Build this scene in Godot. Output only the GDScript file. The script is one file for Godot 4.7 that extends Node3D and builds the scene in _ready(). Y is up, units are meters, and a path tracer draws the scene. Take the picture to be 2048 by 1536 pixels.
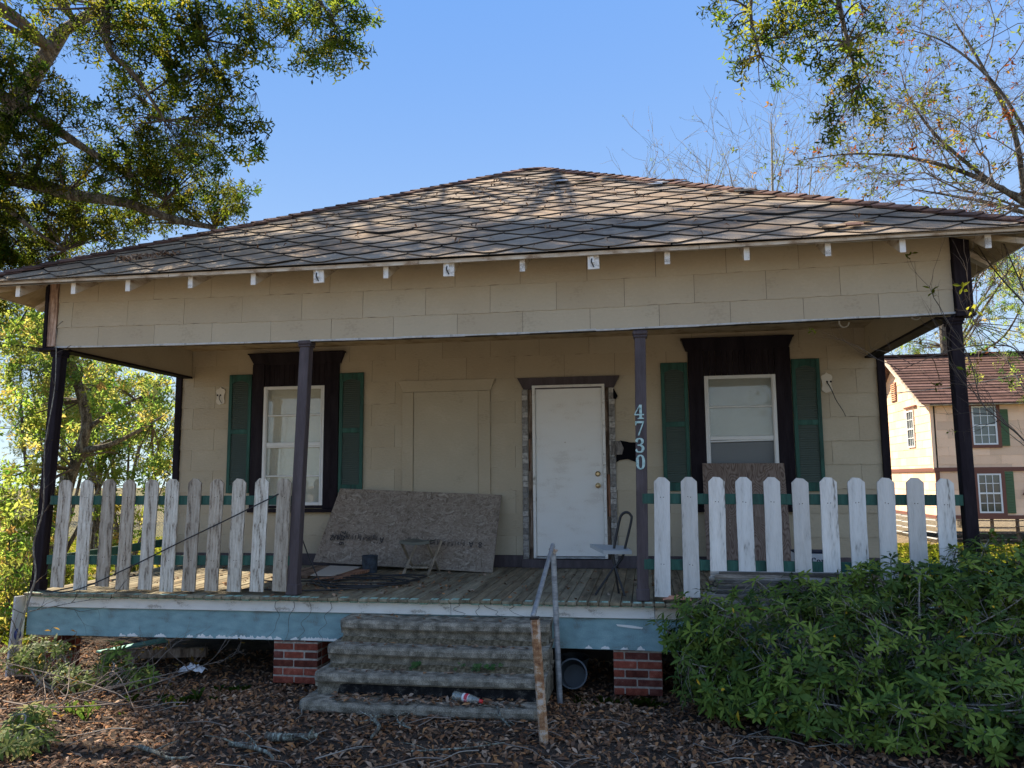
extends Node3D
# ---------------------------------------------------------------- helpers
var rng := RandomNumberGenerator.new()
var taken := {}
var M := {}
var soft := FastNoiseLite.new()
const ZW := -2.54
const DECK := 0.784
const TH := 0.50575
var R0 := Vector3(0, 3.79, 0.47)

class G:
	var v := PackedVector3Array()
	var n := PackedVector3Array()
	var c := PackedColorArray()
	var tint := Color.WHITE
	var colored := false
	func tri(a: Vector3, b: Vector3, d: Vector3):
		var k := (b - a).cross(d - a)
		if k.length_squared() < 1e-16:
			return
		k = k.normalized()
		v.append_array([a, d, b]); n.append_array([k, k, k])
		if colored: c.append_array([tint, tint, tint])
	func trin(a: Vector3, b: Vector3, d: Vector3, na: Vector3, nb: Vector3, nd: Vector3):
		v.append_array([a, d, b]); n.append_array([na, nd, nb])
		if colored: c.append_array([tint, tint, tint])
	func quad(a: Vector3, b: Vector3, d: Vector3, e: Vector3):
		tri(a, b, d); tri(a, d, e)
	func box(center: Vector3, size: Vector3, bas := Basis(), bev := 0.0):
		var h := size * 0.5
		var b: float = minf(bev, minf(h.x, minf(h.y, h.z)) * 0.8)
		var ax := [Vector3.RIGHT, Vector3.UP, Vector3.BACK]
		for i in 3:
			var j := (i + 1) % 3
			var k := (i + 2) % 3
			for s in [1.0, -1.0]:
				var o: Vector3 = ax[i] * h[i] * s
				var p: Vector3 = ax[j] * (h[j] - b)
				var q: Vector3 = ax[k] * (h[k] - b) * s
				_q(center, bas, o - p - q, o + p - q, o + p + q, o - p + q)
		if b <= 0.0: return
		for i in 3:
			var j := (i + 1) % 3
			var k := (i + 2) % 3
			for s in [1.0, -1.0]:
				for t in [1.0, -1.0]:
					var e: Vector3 = ax[i] * (h[i] - b)
					var f1: Vector3 = ax[j] * h[j] * s + ax[k] * (h[k] - b) * t
					var f2: Vector3 = ax[j] * (h[j] - b) * s + ax[k] * h[k] * t
					if s * t > 0: _q(center, bas, f1 - e, f1 + e, f2 + e, f2 - e, true)
					else: _q(center, bas, f1 + e, f1 - e, f2 - e, f2 + e, true)
		for s in [1.0, -1.0]:
			for t in [1.0, -1.0]:
				for u in [1.0, -1.0]:
					var p := Vector3(h.x * s, (h.y - b) * t, (h.z - b) * u)
					var q := Vector3((h.x - b) * s, h.y * t, (h.z - b) * u)
					var r := Vector3((h.x - b) * s, (h.y - b) * t, h.z * u)
					p = center + bas * p; q = center + bas * q; r = center + bas * r
					if s * t * u > 0: tri(p, q, r)
					else: tri(p, r, q)
	func _q(ce: Vector3, bas: Basis, a: Vector3, b: Vector3, d: Vector3, e: Vector3, chk := false):
		a = ce + bas * a; b = ce + bas * b; d = ce + bas * d; e = ce + bas * e
		if (b - a).cross(d - a).dot((a + d) * 0.5 - ce) < 0: quad(a, e, d, b)
		else: quad(a, b, d, e)
	func bar(a: Vector3, b: Vector3, w: float, t: float, up := Vector3.UP, bev := 0.0):
		var y := (b - a).normalized()
		var x := up.cross(y)
		if x.length() < 0.01: x = Vector3.RIGHT.cross(y)
		x = x.normalized()
		var z := x.cross(y)
		box((a + b) * 0.5, Vector3(w, a.distance_to(b), t), Basis(x, y, z), bev)
	func tube(p: Array, r0: float, r1: float, sides := 6, cap := true):
		var m := p.size()
		if m < 2: return
		var t: Vector3 = (p[1] - p[0]).normalized()
		var u := t.cross(Vector3.UP)
		if u.length() < 0.05: u = t.cross(Vector3.RIGHT)
		u = u.normalized()
		var rings := []
		var norms := []
		for i in m:
			var d: Vector3 = (p[mini(i + 1, m - 1)] - p[maxi(i - 1, 0)]).normalized()
			u = (u - d * u.dot(d))
			if u.length() < 1e-4: u = d.cross(Vector3(0.3, 0.5, 0.8))
			u = u.normalized()
			var w := d.cross(u)
			var r: float = lerpf(r0, r1, float(i) / (m - 1))
			var a := []; var b := []
			for k in sides:
				var q := u * cos(TAU * k / sides) + w * sin(TAU * k / sides)
				a.append(p[i] + q * r); b.append(q)
			rings.append(a); norms.append(b)
		for i in m - 1:
			for k in sides:
				var l := (k + 1) % sides
				trin(rings[i][k], rings[i][l], rings[i + 1][l], norms[i][k], norms[i][l], norms[i + 1][l])
				trin(rings[i][k], rings[i + 1][l], rings[i + 1][k], norms[i][k], norms[i + 1][l], norms[i + 1][k])
		if cap:
			for k in range(1, sides - 1):
				tri(rings[0][0], rings[0][k + 1], rings[0][k])
				tri(rings[m - 1][0], rings[m - 1][k], rings[m - 1][k + 1])
	func lathe(prof: Array, sides: int, xf := Transform3D()):
		for i in prof.size() - 1:
			var a: Vector2 = prof[i]
			var b: Vector2 = prof[i + 1]
			var nn := Vector2(b.y - a.y, a.x - b.x).normalized()
			for k in sides:
				var t0 := TAU * k / sides
				var t1 := TAU * (k + 1) / sides
				var e0 := Vector3(cos(t0), 0, sin(t0))
				var e1 := Vector3(cos(t1), 0, sin(t1))
				var p := xf * (e0 * a.x + Vector3.UP * a.y)
				var q := xf * (e1 * a.x + Vector3.UP * a.y)
				var r := xf * (e1 * b.x + Vector3.UP * b.y)
				var s := xf * (e0 * b.x + Vector3.UP * b.y)
				var m0 := (xf.basis * (e0 * nn.x + Vector3.UP * nn.y)).normalized()
				var m1 := (xf.basis * (e1 * nn.x + Vector3.UP * nn.y)).normalized()
				trin(p, s, r, m0, m0, m1)
				trin(p, r, q, m0, m1, m1)
	func slab(poly: PackedVector2Array, z0: float, z1: float, xf := Transform3D(), sides := true):
		var p := poly
		if Geometry2D.is_polygon_clockwise(p):
			p = p.duplicate(); p.reverse()
		var idx := Geometry2D.triangulate_polygon(p)
		for i in range(0, idx.size(), 3):
			var a := p[idx[i]]; var b := p[idx[i + 1]]; var d := p[idx[i + 2]]
			if (b - a).cross(d - a) < 0:
				var s := b; b = d; d = s
			tri(xf * Vector3(a.x, a.y, z1), xf * Vector3(b.x, b.y, z1), xf * Vector3(d.x, d.y, z1))
			tri(xf * Vector3(a.x, a.y, z0), xf * Vector3(d.x, d.y, z0), xf * Vector3(b.x, b.y, z0))
		if not sides: return
		for i in p.size():
			var a := p[i]; var b := p[(i + 1) % p.size()]
			quad(xf * Vector3(a.x, a.y, z0), xf * Vector3(b.x, b.y, z0), xf * Vector3(b.x, b.y, z1), xf * Vector3(a.x, a.y, z1))
	func mesh() -> ArrayMesh:
		var m := ArrayMesh.new()
		if v.is_empty(): return m
		var a := []
		a.resize(Mesh.ARRAY_MAX)
		a[Mesh.ARRAY_VERTEX] = v
		a[Mesh.ARRAY_NORMAL] = n
		if colored: a[Mesh.ARRAY_COLOR] = c
		m.add_surface_from_arrays(Mesh.PRIMITIVE_TRIANGLES, a)
		return m

func numbered(s: String) -> String:
	if not taken.has(s):
		taken[s] = 0
		return s
	taken[s] += 1
	return "%s_%03d" % [s, taken[s]]

func meta(o: Node, label := "", category := "", group := "", kind := ""):
	if label: o.set_meta("label", label)
	if category: o.set_meta("category", category)
	if group: o.set_meta("group", group)
	if kind: o.set_meta("kind", kind)
	return o

func thing(called: String, label: String, category: String, at := Vector3.ZERO, group := "") -> Node3D:
	var o := Node3D.new()
	o.name = numbered(called)
	add_child(o)
	o.position = at
	meta(o, label, category, group)
	return o

func obj(called: String, g, m: Material, parent: Node = self) -> MeshInstance3D:
	var o := MeshInstance3D.new()
	o.mesh = g.mesh() if g is G else g
	o.material_override = m
	if parent == self:
		o.name = numbered(called)
		add_child(o)
	else:
		o.name = called
		parent.add_child(o, true)
		if parent.get_parent() == self and parent is Node3D and not parent is MeshInstance3D:
			o.position = -parent.position
	return o

func many(called: String, mesh: Mesh, m: Material, xfs: Array, cols: Array, parent: Node = self, stuff := true) -> MultiMeshInstance3D:
	var mm := MultiMesh.new()
	mm.transform_format = MultiMesh.TRANSFORM_3D
	mm.use_colors = true
	mm.mesh = mesh
	mm.instance_count = xfs.size()
	for i in xfs.size():
		mm.set_instance_transform(i, xfs[i])
		mm.set_instance_color(i, cols[i])
	var o := MultiMeshInstance3D.new()
	o.multimesh = mm
	o.material_override = m
	if parent == self:
		o.name = numbered(called)
		add_child(o)
	else:
		o.name = called
		parent.add_child(o, true)
		if parent.get_parent() == self: o.position = -(parent as Node3D).position
	if stuff: o.set_meta("kind", "stuff")
	return o

func L(r: float, g: float, b: float) -> Color:
	return Color(r, g, b).linear_to_srgb()

func rr(a: float, b: float) -> float:
	return rng.randf_range(a, b)

func rv(k := 1.0) -> Vector3:
	var q := Vector3(rr(-1, 1), rr(-1, 1), rr(-1, 1))
	while q.length() > 1.0: q = Vector3(rr(-1, 1), rr(-1, 1), rr(-1, 1))
	return q * k

func rect(x0: float, y0: float, x1: float, y1: float) -> PackedVector2Array:
	return PackedVector2Array([Vector2(x0, y0), Vector2(x1, y0), Vector2(x1, y1), Vector2(x0, y1)])

func curve(p: Array, n: int) -> Array:
	var out := []
	for i in p.size() - 1:
		var a: Vector3 = p[maxi(i - 1, 0)]
		var b: Vector3 = p[i]
		var d: Vector3 = p[i + 1]
		var e: Vector3 = p[mini(i + 2, p.size() - 1)]
		for k in n: out.append(b.cubic_interpolate(d, a, e, float(k) / n))
	out.append(p[-1])
	return out

# ---------------------------------------------------------------- materials
# layers: [cells across, octaves, weight, stretch x, stretch y, noise type]; the sum runs 0..1
func field(size: int, layers: Array, sd: int, gain := 1.0) -> PackedFloat32Array:
	var sum := PackedFloat32Array()
	sum.resize(size * size)
	var wt := 0.0
	for l in layers:
		var nz := FastNoiseLite.new()
		nz.seed = sd; sd += 17
		nz.noise_type = l[5] if l.size() > 5 else FastNoiseLite.TYPE_SIMPLEX_SMOOTH
		nz.fractal_type = FastNoiseLite.FRACTAL_FBM
		nz.fractal_octaves = l[1]
		if l.size() > 5 and l[5] == FastNoiseLite.TYPE_CELLULAR:
			nz.cellular_return_type = FastNoiseLite.RETURN_CELL_VALUE
			nz.fractal_type = FastNoiseLite.FRACTAL_NONE
		var w := maxi(8, int(size / l[3])); var h := maxi(8, int(size / l[4]))
		nz.frequency = float(l[0]) / size
		var im := nz.get_seamless_image(w, h)
		if w != size or h != size: im.resize(size, size, Image.INTERPOLATE_BILINEAR)
		im.convert(Image.FORMAT_L8)
		var d := im.get_data()
		var k: float = l[2] / 255.0
		wt += l[2]
		for i in d.size(): sum[i] += d[i] * k
	var mean := wt * 0.5
	for i in sum.size(): sum[i] = clampf(0.5 + (sum[i] - mean) / wt * gain, 0.0, 1.0)
	return sum

func ramp(stops: Array) -> Gradient:   # [offset, linear colour ...]
	var g := Gradient.new()
	var o := PackedFloat32Array(); var c := PackedColorArray()
	for s in stops:
		o.append(s[0]); c.append(L(s[1], s[2], s[3]))
	g.offsets = o; g.colors = c
	return g

func paint(f: PackedFloat32Array, size: int, g: Gradient) -> ImageTexture:
	var lut := PackedByteArray()
	for i in 256:
		var q := g.sample(i / 255.0)
		lut.append_array([q.r8, q.g8, q.b8])
	var out := PackedByteArray()
	out.resize(size * size * 3)
	for i in f.size():
		var k := int(f[i] * 255.0) * 3
		var j := i * 3
		out[j] = lut[k]; out[j + 1] = lut[k + 1]; out[j + 2] = lut[k + 2]
	return ImageTexture.create_from_image(Image.create_from_data(size, size, false, Image.FORMAT_RGB8, out))

func bumps(f: PackedFloat32Array, size: int, k: float) -> ImageTexture:
	var b := PackedByteArray()
	b.resize(size * size)
	for i in f.size(): b[i] = int(f[i] * 255.0)
	var im := Image.create_from_data(size, size, false, Image.FORMAT_L8, b)
	im.convert(Image.FORMAT_RGBA8)
	im.bump_map_to_normal_map(k)
	return ImageTexture.create_from_image(im)

func mat(tex: Texture2D, metres: float, rough: float, nrm: Texture2D = null, nk := 1.0, tone := Color.WHITE) -> StandardMaterial3D:
	var m := StandardMaterial3D.new()
	m.albedo_color = tone
	m.roughness = rough
	m.metallic_specular = 0.4
	if tex:
		m.albedo_texture = tex
		m.uv1_triplanar = true
		m.uv1_world_triplanar = true
		m.uv1_scale = Vector3.ONE / metres
	if nrm:
		m.normal_enabled = true
		m.normal_texture = nrm
		m.normal_scale = nk
	return m

func plain(r: float, g: float, b: float, rough := 0.7, metal := 0.0) -> StandardMaterial3D:
	var m := StandardMaterial3D.new()
	m.albedo_color = L(r, g, b)
	m.roughness = rough
	m.metallic = metal
	return m

func tones(m: StandardMaterial3D, k: int, spread: float, warm := 0.0) -> Array:
	var out := []
	for i in k:
		var q: StandardMaterial3D = m.duplicate()
		var t := 1.0 - spread * i / maxf(k - 1, 1)
		var w := rr(-warm, warm)
		q.albedo_color = m.albedo_color * Color(t * (1 + w), t, t * (1 - w))
		out.append(q)
	return out

func leafy(r: float, g: float, b: float, glow: float, rough := 0.45) -> StandardMaterial3D:
	var m := StandardMaterial3D.new()
	m.albedo_color = L(r, g, b)
	m.roughness = rough
	m.metallic_specular = 0.3
	m.vertex_color_use_as_albedo = true
	m.backlight_enabled = true
	m.backlight = Color(glow, glow, glow * 0.72)
	m.cull_mode = BaseMaterial3D.CULL_DISABLED
	return m

func make_materials():
	var f := field(512, [[3, 4, 1.0, 1, 1], [40, 3, 0.5, 1, 1], [90, 2, 0.5, 4, 1]], 11, 2.0)
	M.siding = mat(paint(f, 512, ramp([[0.0, 0.415, 0.352, 0.255], [0.14, 0.46, 0.393, 0.287], [0.6, 0.475, 0.407, 0.297], [1.0, 0.505, 0.435, 0.322]])), 1.7, 0.75, bumps(f, 512, 2.0), 0.35)
	M.under = plain(0.05, 0.04, 0.03, 0.9)
	f = field(512, [[5, 4, 1.0, 1, 10], [14, 4, 1.2, 1, 8], [60, 2, 0.7, 1, 5]], 21, 1.9)
	var fn := bumps(f, 512, 5.0)
	M.picket_grey = mat(paint(f, 512, ramp([[0.0, 0.10, 0.085, 0.07], [0.22, 0.27, 0.24, 0.21], [0.42, 0.40, 0.375, 0.34], [0.75, 0.49, 0.47, 0.435], [1.0, 0.57, 0.555, 0.53]])), 0.42, 0.85, fn, 0.7, Color(1.16, 1.13, 1.08))
	M.picket_white = mat(paint(f, 512, ramp([[0.0, 0.25, 0.23, 0.2], [0.12, 0.48, 0.47, 0.45], [0.26, 0.63, 0.615, 0.58], [0.6, 0.72, 0.71, 0.68], [1.0, 0.78, 0.77, 0.74]])), 0.9, 0.7, fn, 0.35)
	M.deck = mat(paint(f, 512, ramp([[0.0, 0.09, 0.085, 0.07], [0.25, 0.19, 0.19, 0.16], [0.55, 0.255, 0.26, 0.225], [0.8, 0.31, 0.32, 0.275], [1.0, 0.40, 0.40, 0.35]])), 1.1, 0.85, fn, 0.7)
	M.oldwood = mat(paint(f, 512, ramp([[0.0, 0.05, 0.035, 0.025], [0.4, 0.16, 0.11, 0.08], [0.7, 0.27, 0.2, 0.15], [1.0, 0.38, 0.31, 0.25]])), 0.7, 0.85, fn, 0.8)
	M.redwood = mat(paint(f, 512, ramp([[0.0, 0.12, 0.05, 0.03], [0.5, 0.3, 0.15, 0.09], [1.0, 0.42, 0.25, 0.16]])), 0.6, 0.85, fn, 0.8)
	M.greywood = mat(paint(f, 512, ramp([[0.0, 0.06, 0.055, 0.05], [0.5, 0.2, 0.18, 0.165], [1.0, 0.36, 0.33, 0.31]])), 0.6, 0.85, fn, 0.9)
	var fh := field(512, [[5, 4, 1.0, 10, 1], [14, 4, 1.2, 8, 1], [60, 2, 0.7, 5, 1]], 23, 2.2)
	M.greywood_h = mat(paint(fh, 512, ramp([[0.0, 0.08, 0.07, 0.06], [0.5, 0.26, 0.232, 0.2], [1.0, 0.42, 0.38, 0.335]])), 0.6, 0.85, bumps(fh, 512, 5.0), 0.8)
	M.brown = mat(paint(f, 512, ramp([[0.0, 0.014, 0.011, 0.015], [0.5, 0.021, 0.017, 0.022], [1.0, 0.03, 0.025, 0.031]])), 1.2, 0.6, fn, 0.25)
	M.brown.metallic_specular = 0.15
	M.postpaint = mat(paint(f, 512, ramp([[0.0, 0.05, 0.038, 0.042], [0.5, 0.072, 0.057, 0.064], [1.0, 0.096, 0.078, 0.087]])), 1.2, 0.55, fn, 0.25)
	M.green = mat(paint(f, 512, ramp([[0.0, 0.012, 0.045, 0.036], [0.5, 0.018, 0.085, 0.065], [1.0, 0.035, 0.12, 0.095]])), 1.4, 0.55, fn, 0.25)
	M.greenlip = mat(paint(f, 512, ramp([[0.0, 0.06, 0.09, 0.07], [0.3, 0.2, 0.34, 0.27], [0.6, 0.3, 0.5, 0.42], [1.0, 0.5, 0.6, 0.53]])), 0.35, 0.8, fn, 0.6)
	f = field(512, [[4, 5, 1.0, 1, 1], [20, 4, 0.8, 3, 1], [110, 2, 0.5, 1, 1]], 31, 2.3)
	fn = bumps(f, 512, 2.5)
	M.white = mat(paint(f, 512, ramp([[0.0, 0.34, 0.31, 0.27], [0.12, 0.56, 0.54, 0.5], [0.3, 0.73, 0.715, 0.68], [1.0, 0.8, 0.785, 0.75]])), 1.3, 0.6, fn, 0.3)
	M.creamboard = mat(paint(f, 512, ramp([[0.0, 0.28, 0.2, 0.14], [0.3, 0.5, 0.42, 0.33], [0.6, 0.6, 0.53, 0.44], [1.0, 0.68, 0.62, 0.53]])), 1.1, 0.75, fn, 0.4)
	M.blue = mat(paint(f, 512, ramp([[0.0, 0.16, 0.21, 0.21], [0.25, 0.185, 0.30, 0.32], [0.6, 0.21, 0.345, 0.37], [1.0, 0.26, 0.40, 0.42]])), 1.5, 0.6, fn, 0.3)
	M.door = mat(paint(f, 512, ramp([[0.0, 0.7, 0.675, 0.63], [0.15, 0.775, 0.755, 0.715], [0.4, 0.80, 0.785, 0.75], [1.0, 0.81, 0.80, 0.77]])), 2.3, 0.5, fn, 0.1)
	M.rust = mat(paint(f, 512, ramp([[0.0, 0.14, 0.06, 0.03], [0.35, 0.3, 0.15, 0.07], [0.52, 0.4, 0.25, 0.14], [0.66, 0.5, 0.41, 0.33], [1.0, 0.52, 0.48, 0.45]])), 1.0, 0.8, fn, 0.6)
	M.galv = mat(paint(f, 512, ramp([[0.0, 0.18, 0.19, 0.2], [0.5, 0.29, 0.305, 0.32], [1.0, 0.42, 0.435, 0.45]])), 0.5, 0.5, fn, 0.3)
	M.galv.metallic = 0.35
	M.soffit = mat(paint(f, 512, ramp([[0.0, 0.28, 0.2, 0.12], [0.5, 0.46, 0.37, 0.25], [1.0, 0.52, 0.43, 0.31]])), 1.1, 0.8, fn, 0.4)
	f = field(512, [[6, 5, 1.0, 1, 1], [60, 3, 0.9, 1, 1], [170, 2, 1.0, 1, 1]], 41, 2.4)
	fn = bumps(f, 512, 6.0)
	M.concrete = mat(paint(f, 512, ramp([[0.0, 0.045, 0.042, 0.035], [0.35, 0.115, 0.11, 0.095], [0.6, 0.185, 0.178, 0.16], [0.85, 0.29, 0.275, 0.245], [1.0, 0.42, 0.4, 0.36]])), 0.7, 0.95, fn, 0.55)
	M.concrete.albedo_color = Color(1.13, 1.1, 1.05)
	M.tar = mat(paint(f, 512, ramp([[0.0, 0.012, 0.012, 0.013], [0.7, 0.022, 0.022, 0.024], [0.86, 0.1, 0.095, 0.085], [1.0, 0.2, 0.19, 0.17]])), 0.5, 0.9, fn, 0.9)
	M.tar.metallic_specular = 0.15
	M.gravel = mat(paint(f, 512, ramp([[0.0, 0.03, 0.025, 0.015], [0.45, 0.11, 0.085, 0.05], [0.7, 0.24, 0.19, 0.115], [1.0, 0.5, 0.45, 0.35]])), 0.25, 0.95, fn, 1.4)
	M.brick = tones(mat(paint(f, 512, ramp([[0.0, 0.16, 0.042, 0.028], [0.5, 0.33, 0.085, 0.058], [0.8, 0.4, 0.12, 0.085], [1.0, 0.48, 0.25, 0.19]])), 0.5, 0.9, fn, 0.8), 4, 0.35, 0.06)
	M.mortar = mat(paint(f, 512, ramp([[0.0, 0.28, 0.23, 0.19], [0.5, 0.46, 0.4, 0.34], [1.0, 0.58, 0.52, 0.46]])), 0.4, 0.95, fn, 0.8)
	M.fauxbrick = tones(mat(paint(f, 512, ramp([[0.0, 0.24, 0.22, 0.2], [0.35, 0.5, 0.47, 0.44], [1.0, 0.7, 0.68, 0.64]])), 0.3, 0.85, fn, 0.9), 3, 0.25)
	M.soil = mat(paint(f, 512, ramp([[0.0, 0.35, 0.35, 0.35], [0.5, 0.8, 0.8, 0.8], [1.0, 1.0, 1.0, 1.0]])), 1.4, 1.0, fn, 1.2)
	M.soil.vertex_color_use_as_albedo = true
	M.road = mat(paint(f, 512, ramp([[0.0, 0.16, 0.155, 0.15], [1.0, 0.34, 0.33, 0.32]])), 2.0, 0.95)
	# roof: granules with pale wear and dark algae
	f = field(512, [[2, 4, 1.2, 1, 1], [9, 4, 0.7, 1, 1], [120, 2, 0.6, 1, 1], [200, 1, 0.5, 1, 1]], 51, 2.2)
	fn = bumps(f, 512, 4.0)
	M.shingle = tones(mat(paint(f, 512, ramp([[0.0, 0.13, 0.1, 0.078], [0.3, 0.235, 0.182, 0.136], [0.6, 0.315, 0.245, 0.18], [1.0, 0.41, 0.325, 0.245]])), 1.3, 0.95, fn, 0.7), 4, 0.1, 0.02)
	M.cap = tones(mat(paint(f, 512, ramp([[0.0, 0.10, 0.05, 0.038], [0.5, 0.19, 0.10, 0.075], [1.0, 0.29, 0.165, 0.125]])), 1.0, 0.95, fn, 0.8), 3, 0.3, 0.05)
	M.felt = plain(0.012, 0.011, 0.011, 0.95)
	# bark
	f = field(256, [[8, 4, 1.0, 1, 5], [30, 3, 0.7, 1, 3]], 61, 2.6)
	fn = bumps(f, 256, 8.0)
	M.bark = mat(paint(f, 256, ramp([[0.0, 0.03, 0.024, 0.018], [0.5, 0.105, 0.088, 0.07], [0.8, 0.19, 0.17, 0.14], [1.0, 0.28, 0.27, 0.22]])), 0.5, 0.95, fn, 1.3)
	M.twig = plain(0.085, 0.065, 0.05, 0.9)
	M.paletwig = plain(0.17, 0.14, 0.12, 0.9)
	M.palebark = mat(paint(f, 256, ramp([[0.0, 0.10, 0.085, 0.07], [0.5, 0.24, 0.22, 0.19], [1.0, 0.42, 0.41, 0.36]])), 0.4, 0.95, fn, 1.0)
	M.lichen = mat(paint(f, 256, ramp([[0.0, 0.05, 0.04, 0.033], [0.5, 0.12, 0.105, 0.085], [0.75, 0.2, 0.22, 0.18], [1.0, 0.36, 0.4, 0.34]])), 0.25, 0.95, fn, 1.0)
	# OSB: chips as stretched cells in two directions
	f = field(512, [[3, 3, 0.6, 1, 1], [70, 2, 0.5, 1, 1]], 71, 1.0)
	for k in 5200:
		var cx := rng.randi() % 512; var cy := rng.randi() % 512
		var an := rng.randfn(0.0, 0.55) if k % 3 else rr(0, PI)
		var ln := rr(14, 52); var wd := rr(3, 10)
		var val := rng.randfn(0.5, 0.21)
		var ca := cos(an); var sa := sin(an)
		for i in int(ln):
			for j in int(wd):
				var px := posmod(int(cx + ca * i - sa * j), 512); var py := posmod(int(cy + sa * i + ca * j), 512)
				f[py * 512 + px] = clampf(val - (0.22 if j == 0 or i == 0 else 0.0) + 0.03 * sin(j * 2.0), 0, 1)
	M.osb = mat(paint(f, 512, ramp([[0.0, 0.1, 0.075, 0.056], [0.3, 0.215, 0.168, 0.13], [0.5, 0.28, 0.226, 0.178], [0.75, 0.345, 0.29, 0.235], [1.0, 0.48, 0.42, 0.35]])), 1.1, 0.9, bumps(f, 512, 3.0), 0.6)
	# plywood: contour rings of a slow stretched field
	f = field(512, [[2, 2, 1.0, 1, 3], [5, 2, 0.2, 1, 2]], 81, 1.6)
	var q := field(512, [[50, 2, 1.0, 1, 7]], 83, 1.5)
	for i in f.size(): f[i] = clampf(0.72 * pow(0.5 + 0.5 * sin(f[i] * 95.0), 0.45) + 0.3 * q[i], 0, 1)
	M.plywood = mat(paint(f, 512, ramp([[0.0, 0.06, 0.035, 0.028], [0.4, 0.15, 0.105, 0.085], [0.8, 0.235, 0.18, 0.15], [1.0, 0.29, 0.23, 0.195]])), 0.95, 0.85)
	M.louvre = plain(0.085, 0.115, 0.1, 0.85)
	M.blackpaint = plain(0.012, 0.012, 0.014, 0.45)
	M.tarpaper = plain(0.008, 0.008, 0.01, 0.95)
	M.tarpaper.metallic_specular = 0.08
	M.ink = plain(0.045, 0.04, 0.04, 0.85)
	M.rubber = plain(0.016, 0.017, 0.02, 0.6)
	M.alu = plain(0.74, 0.75, 0.75, 0.4)
	M.brass = plain(0.42, 0.32, 0.18, 0.3, 0.9)
	M.blind = mat(paint(field(256, [[2, 3, 1, 1, 1], [30, 2, 0.3, 1, 1]], 91, 1.2), 256, ramp([[0.0, 0.33, 0.32, 0.26], [1.0, 0.46, 0.45, 0.38]])), 2.0, 0.9)
	M.paleblind = M.blind.duplicate(); M.paleblind.albedo_color = Color(1.22, 1.2, 1.18)
	M.curtain = plain(0.2, 0.215, 0.225, 0.9)
	M.dark = plain(0.015, 0.015, 0.016, 0.9)
	var gl := StandardMaterial3D.new()
	gl.albedo_color = Color(0.75, 0.8, 0.8, 0.1)
	gl.transparency = BaseMaterial3D.TRANSPARENCY_ALPHA
	gl.roughness = 0.02
	gl.metallic_specular = 1.0
	M.glass = gl
	M.plate = plain(0.66, 0.6, 0.5, 0.6)
	M.digit = mat(paint(field(128, [[8, 3, 1, 1, 1], [40, 2, 0.6, 1, 1]], 95, 2.0), 128, ramp([[0.0, 0.16, 0.25, 0.24], [0.3, 0.34, 0.5, 0.49], [1.0, 0.46, 0.62, 0.60]])), 0.3, 0.7)
	M.litter = leafy(1, 1, 1, 0.12, 0.8)
	M.leaf = leafy(1, 1, 1, 1.4, 0.4)
	M.goldleaf = leafy(1, 1, 1, 1.3, 0.5)
	M.azalea = leafy(1, 1, 1, 0.55, 0.58)
	M.azaleas = []
	for q2 in [[0.062, 0.108, 0.018], [0.095, 0.152, 0.022], [0.036, 0.07, 0.014], [0.14, 0.195, 0.03]]:
		var a := leafy(q2[0], q2[1], q2[2], 0.55, 0.58)
		a.vertex_color_use_as_albedo = false
		M.azaleas.append(a)

# ---------------------------------------------------------------- the house
func put(o: Node3D, xf: Transform3D) -> Node3D:
	var p: Node3D = o.get_parent()
	if p.get_parent() == self and not p is MeshInstance3D: xf.origin -= p.position
	o.transform = xf
	return o

func sag(x: float) -> float:
	return 0.014 - 0.034 * sin(PI * clampf(x / 8.64, 0, 1))

func siding(parent: Node, xf: Transform3D, rows: Array, x0: float, x1: float, starts: Array, w: float, holes: Array, sagging := false):
	for r in rows.size() - 1:
		var yb: float = rows[r]
		var yt: float = rows[r + 1] + 0.0018
		var x: float = starts[r % starts.size()]
		while x > x0: x -= w
		while x < x1:
			var a := maxf(x + 0.0016, x0)
			var b := minf(x + w - 0.0016, x1)
			x += w
			if b - a < 0.02: continue
			var p := PackedVector2Array()
			var n := maxi(2, int((b - a) / 0.026))
			var ph := rr(-0.002, 0.002)
			for i in n + 1:
				var u := lerpf(a, b, float(i) / n)
				var wave := 0.0045 * soft.get_noise_2d(u * 300.0, r * 60.0) + 0.0025 * sin(u * 31.0 + r) if r > 0 else 0.0
				p.append(Vector2(u, yb + wave + ph * (1.0 if r > 0 else 0.0) + (sag(u) if sagging else 0.0)))
			p.append(Vector2(b, yt + (sag(b) if sagging else 0.0)))
			p.append(Vector2(a, yt + (sag(a) if sagging else 0.0)))
			var parts := [p]
			for h in holes:
				var nxt := []
				for q in parts:
					for k in Geometry2D.clip_polygons(q, h):
						if not Geometry2D.is_polygon_clockwise(k): nxt.append(k)
				parts = nxt
			var tilt := Transform3D(Basis(Vector3.RIGHT, -0.028 - rr(0.0, 0.012)), Vector3(0, yb, 0.011 + rr(0, 0.0015))) * Transform3D(Basis(), Vector3(0, -yb, 0))
			for q in parts:
				var g := G.new()
				g.slab(q, -0.006, 0.0, xf * tilt)
				obj("siding_panel", g, M.siding_tones[rng.randi() % 3], parent)

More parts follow.
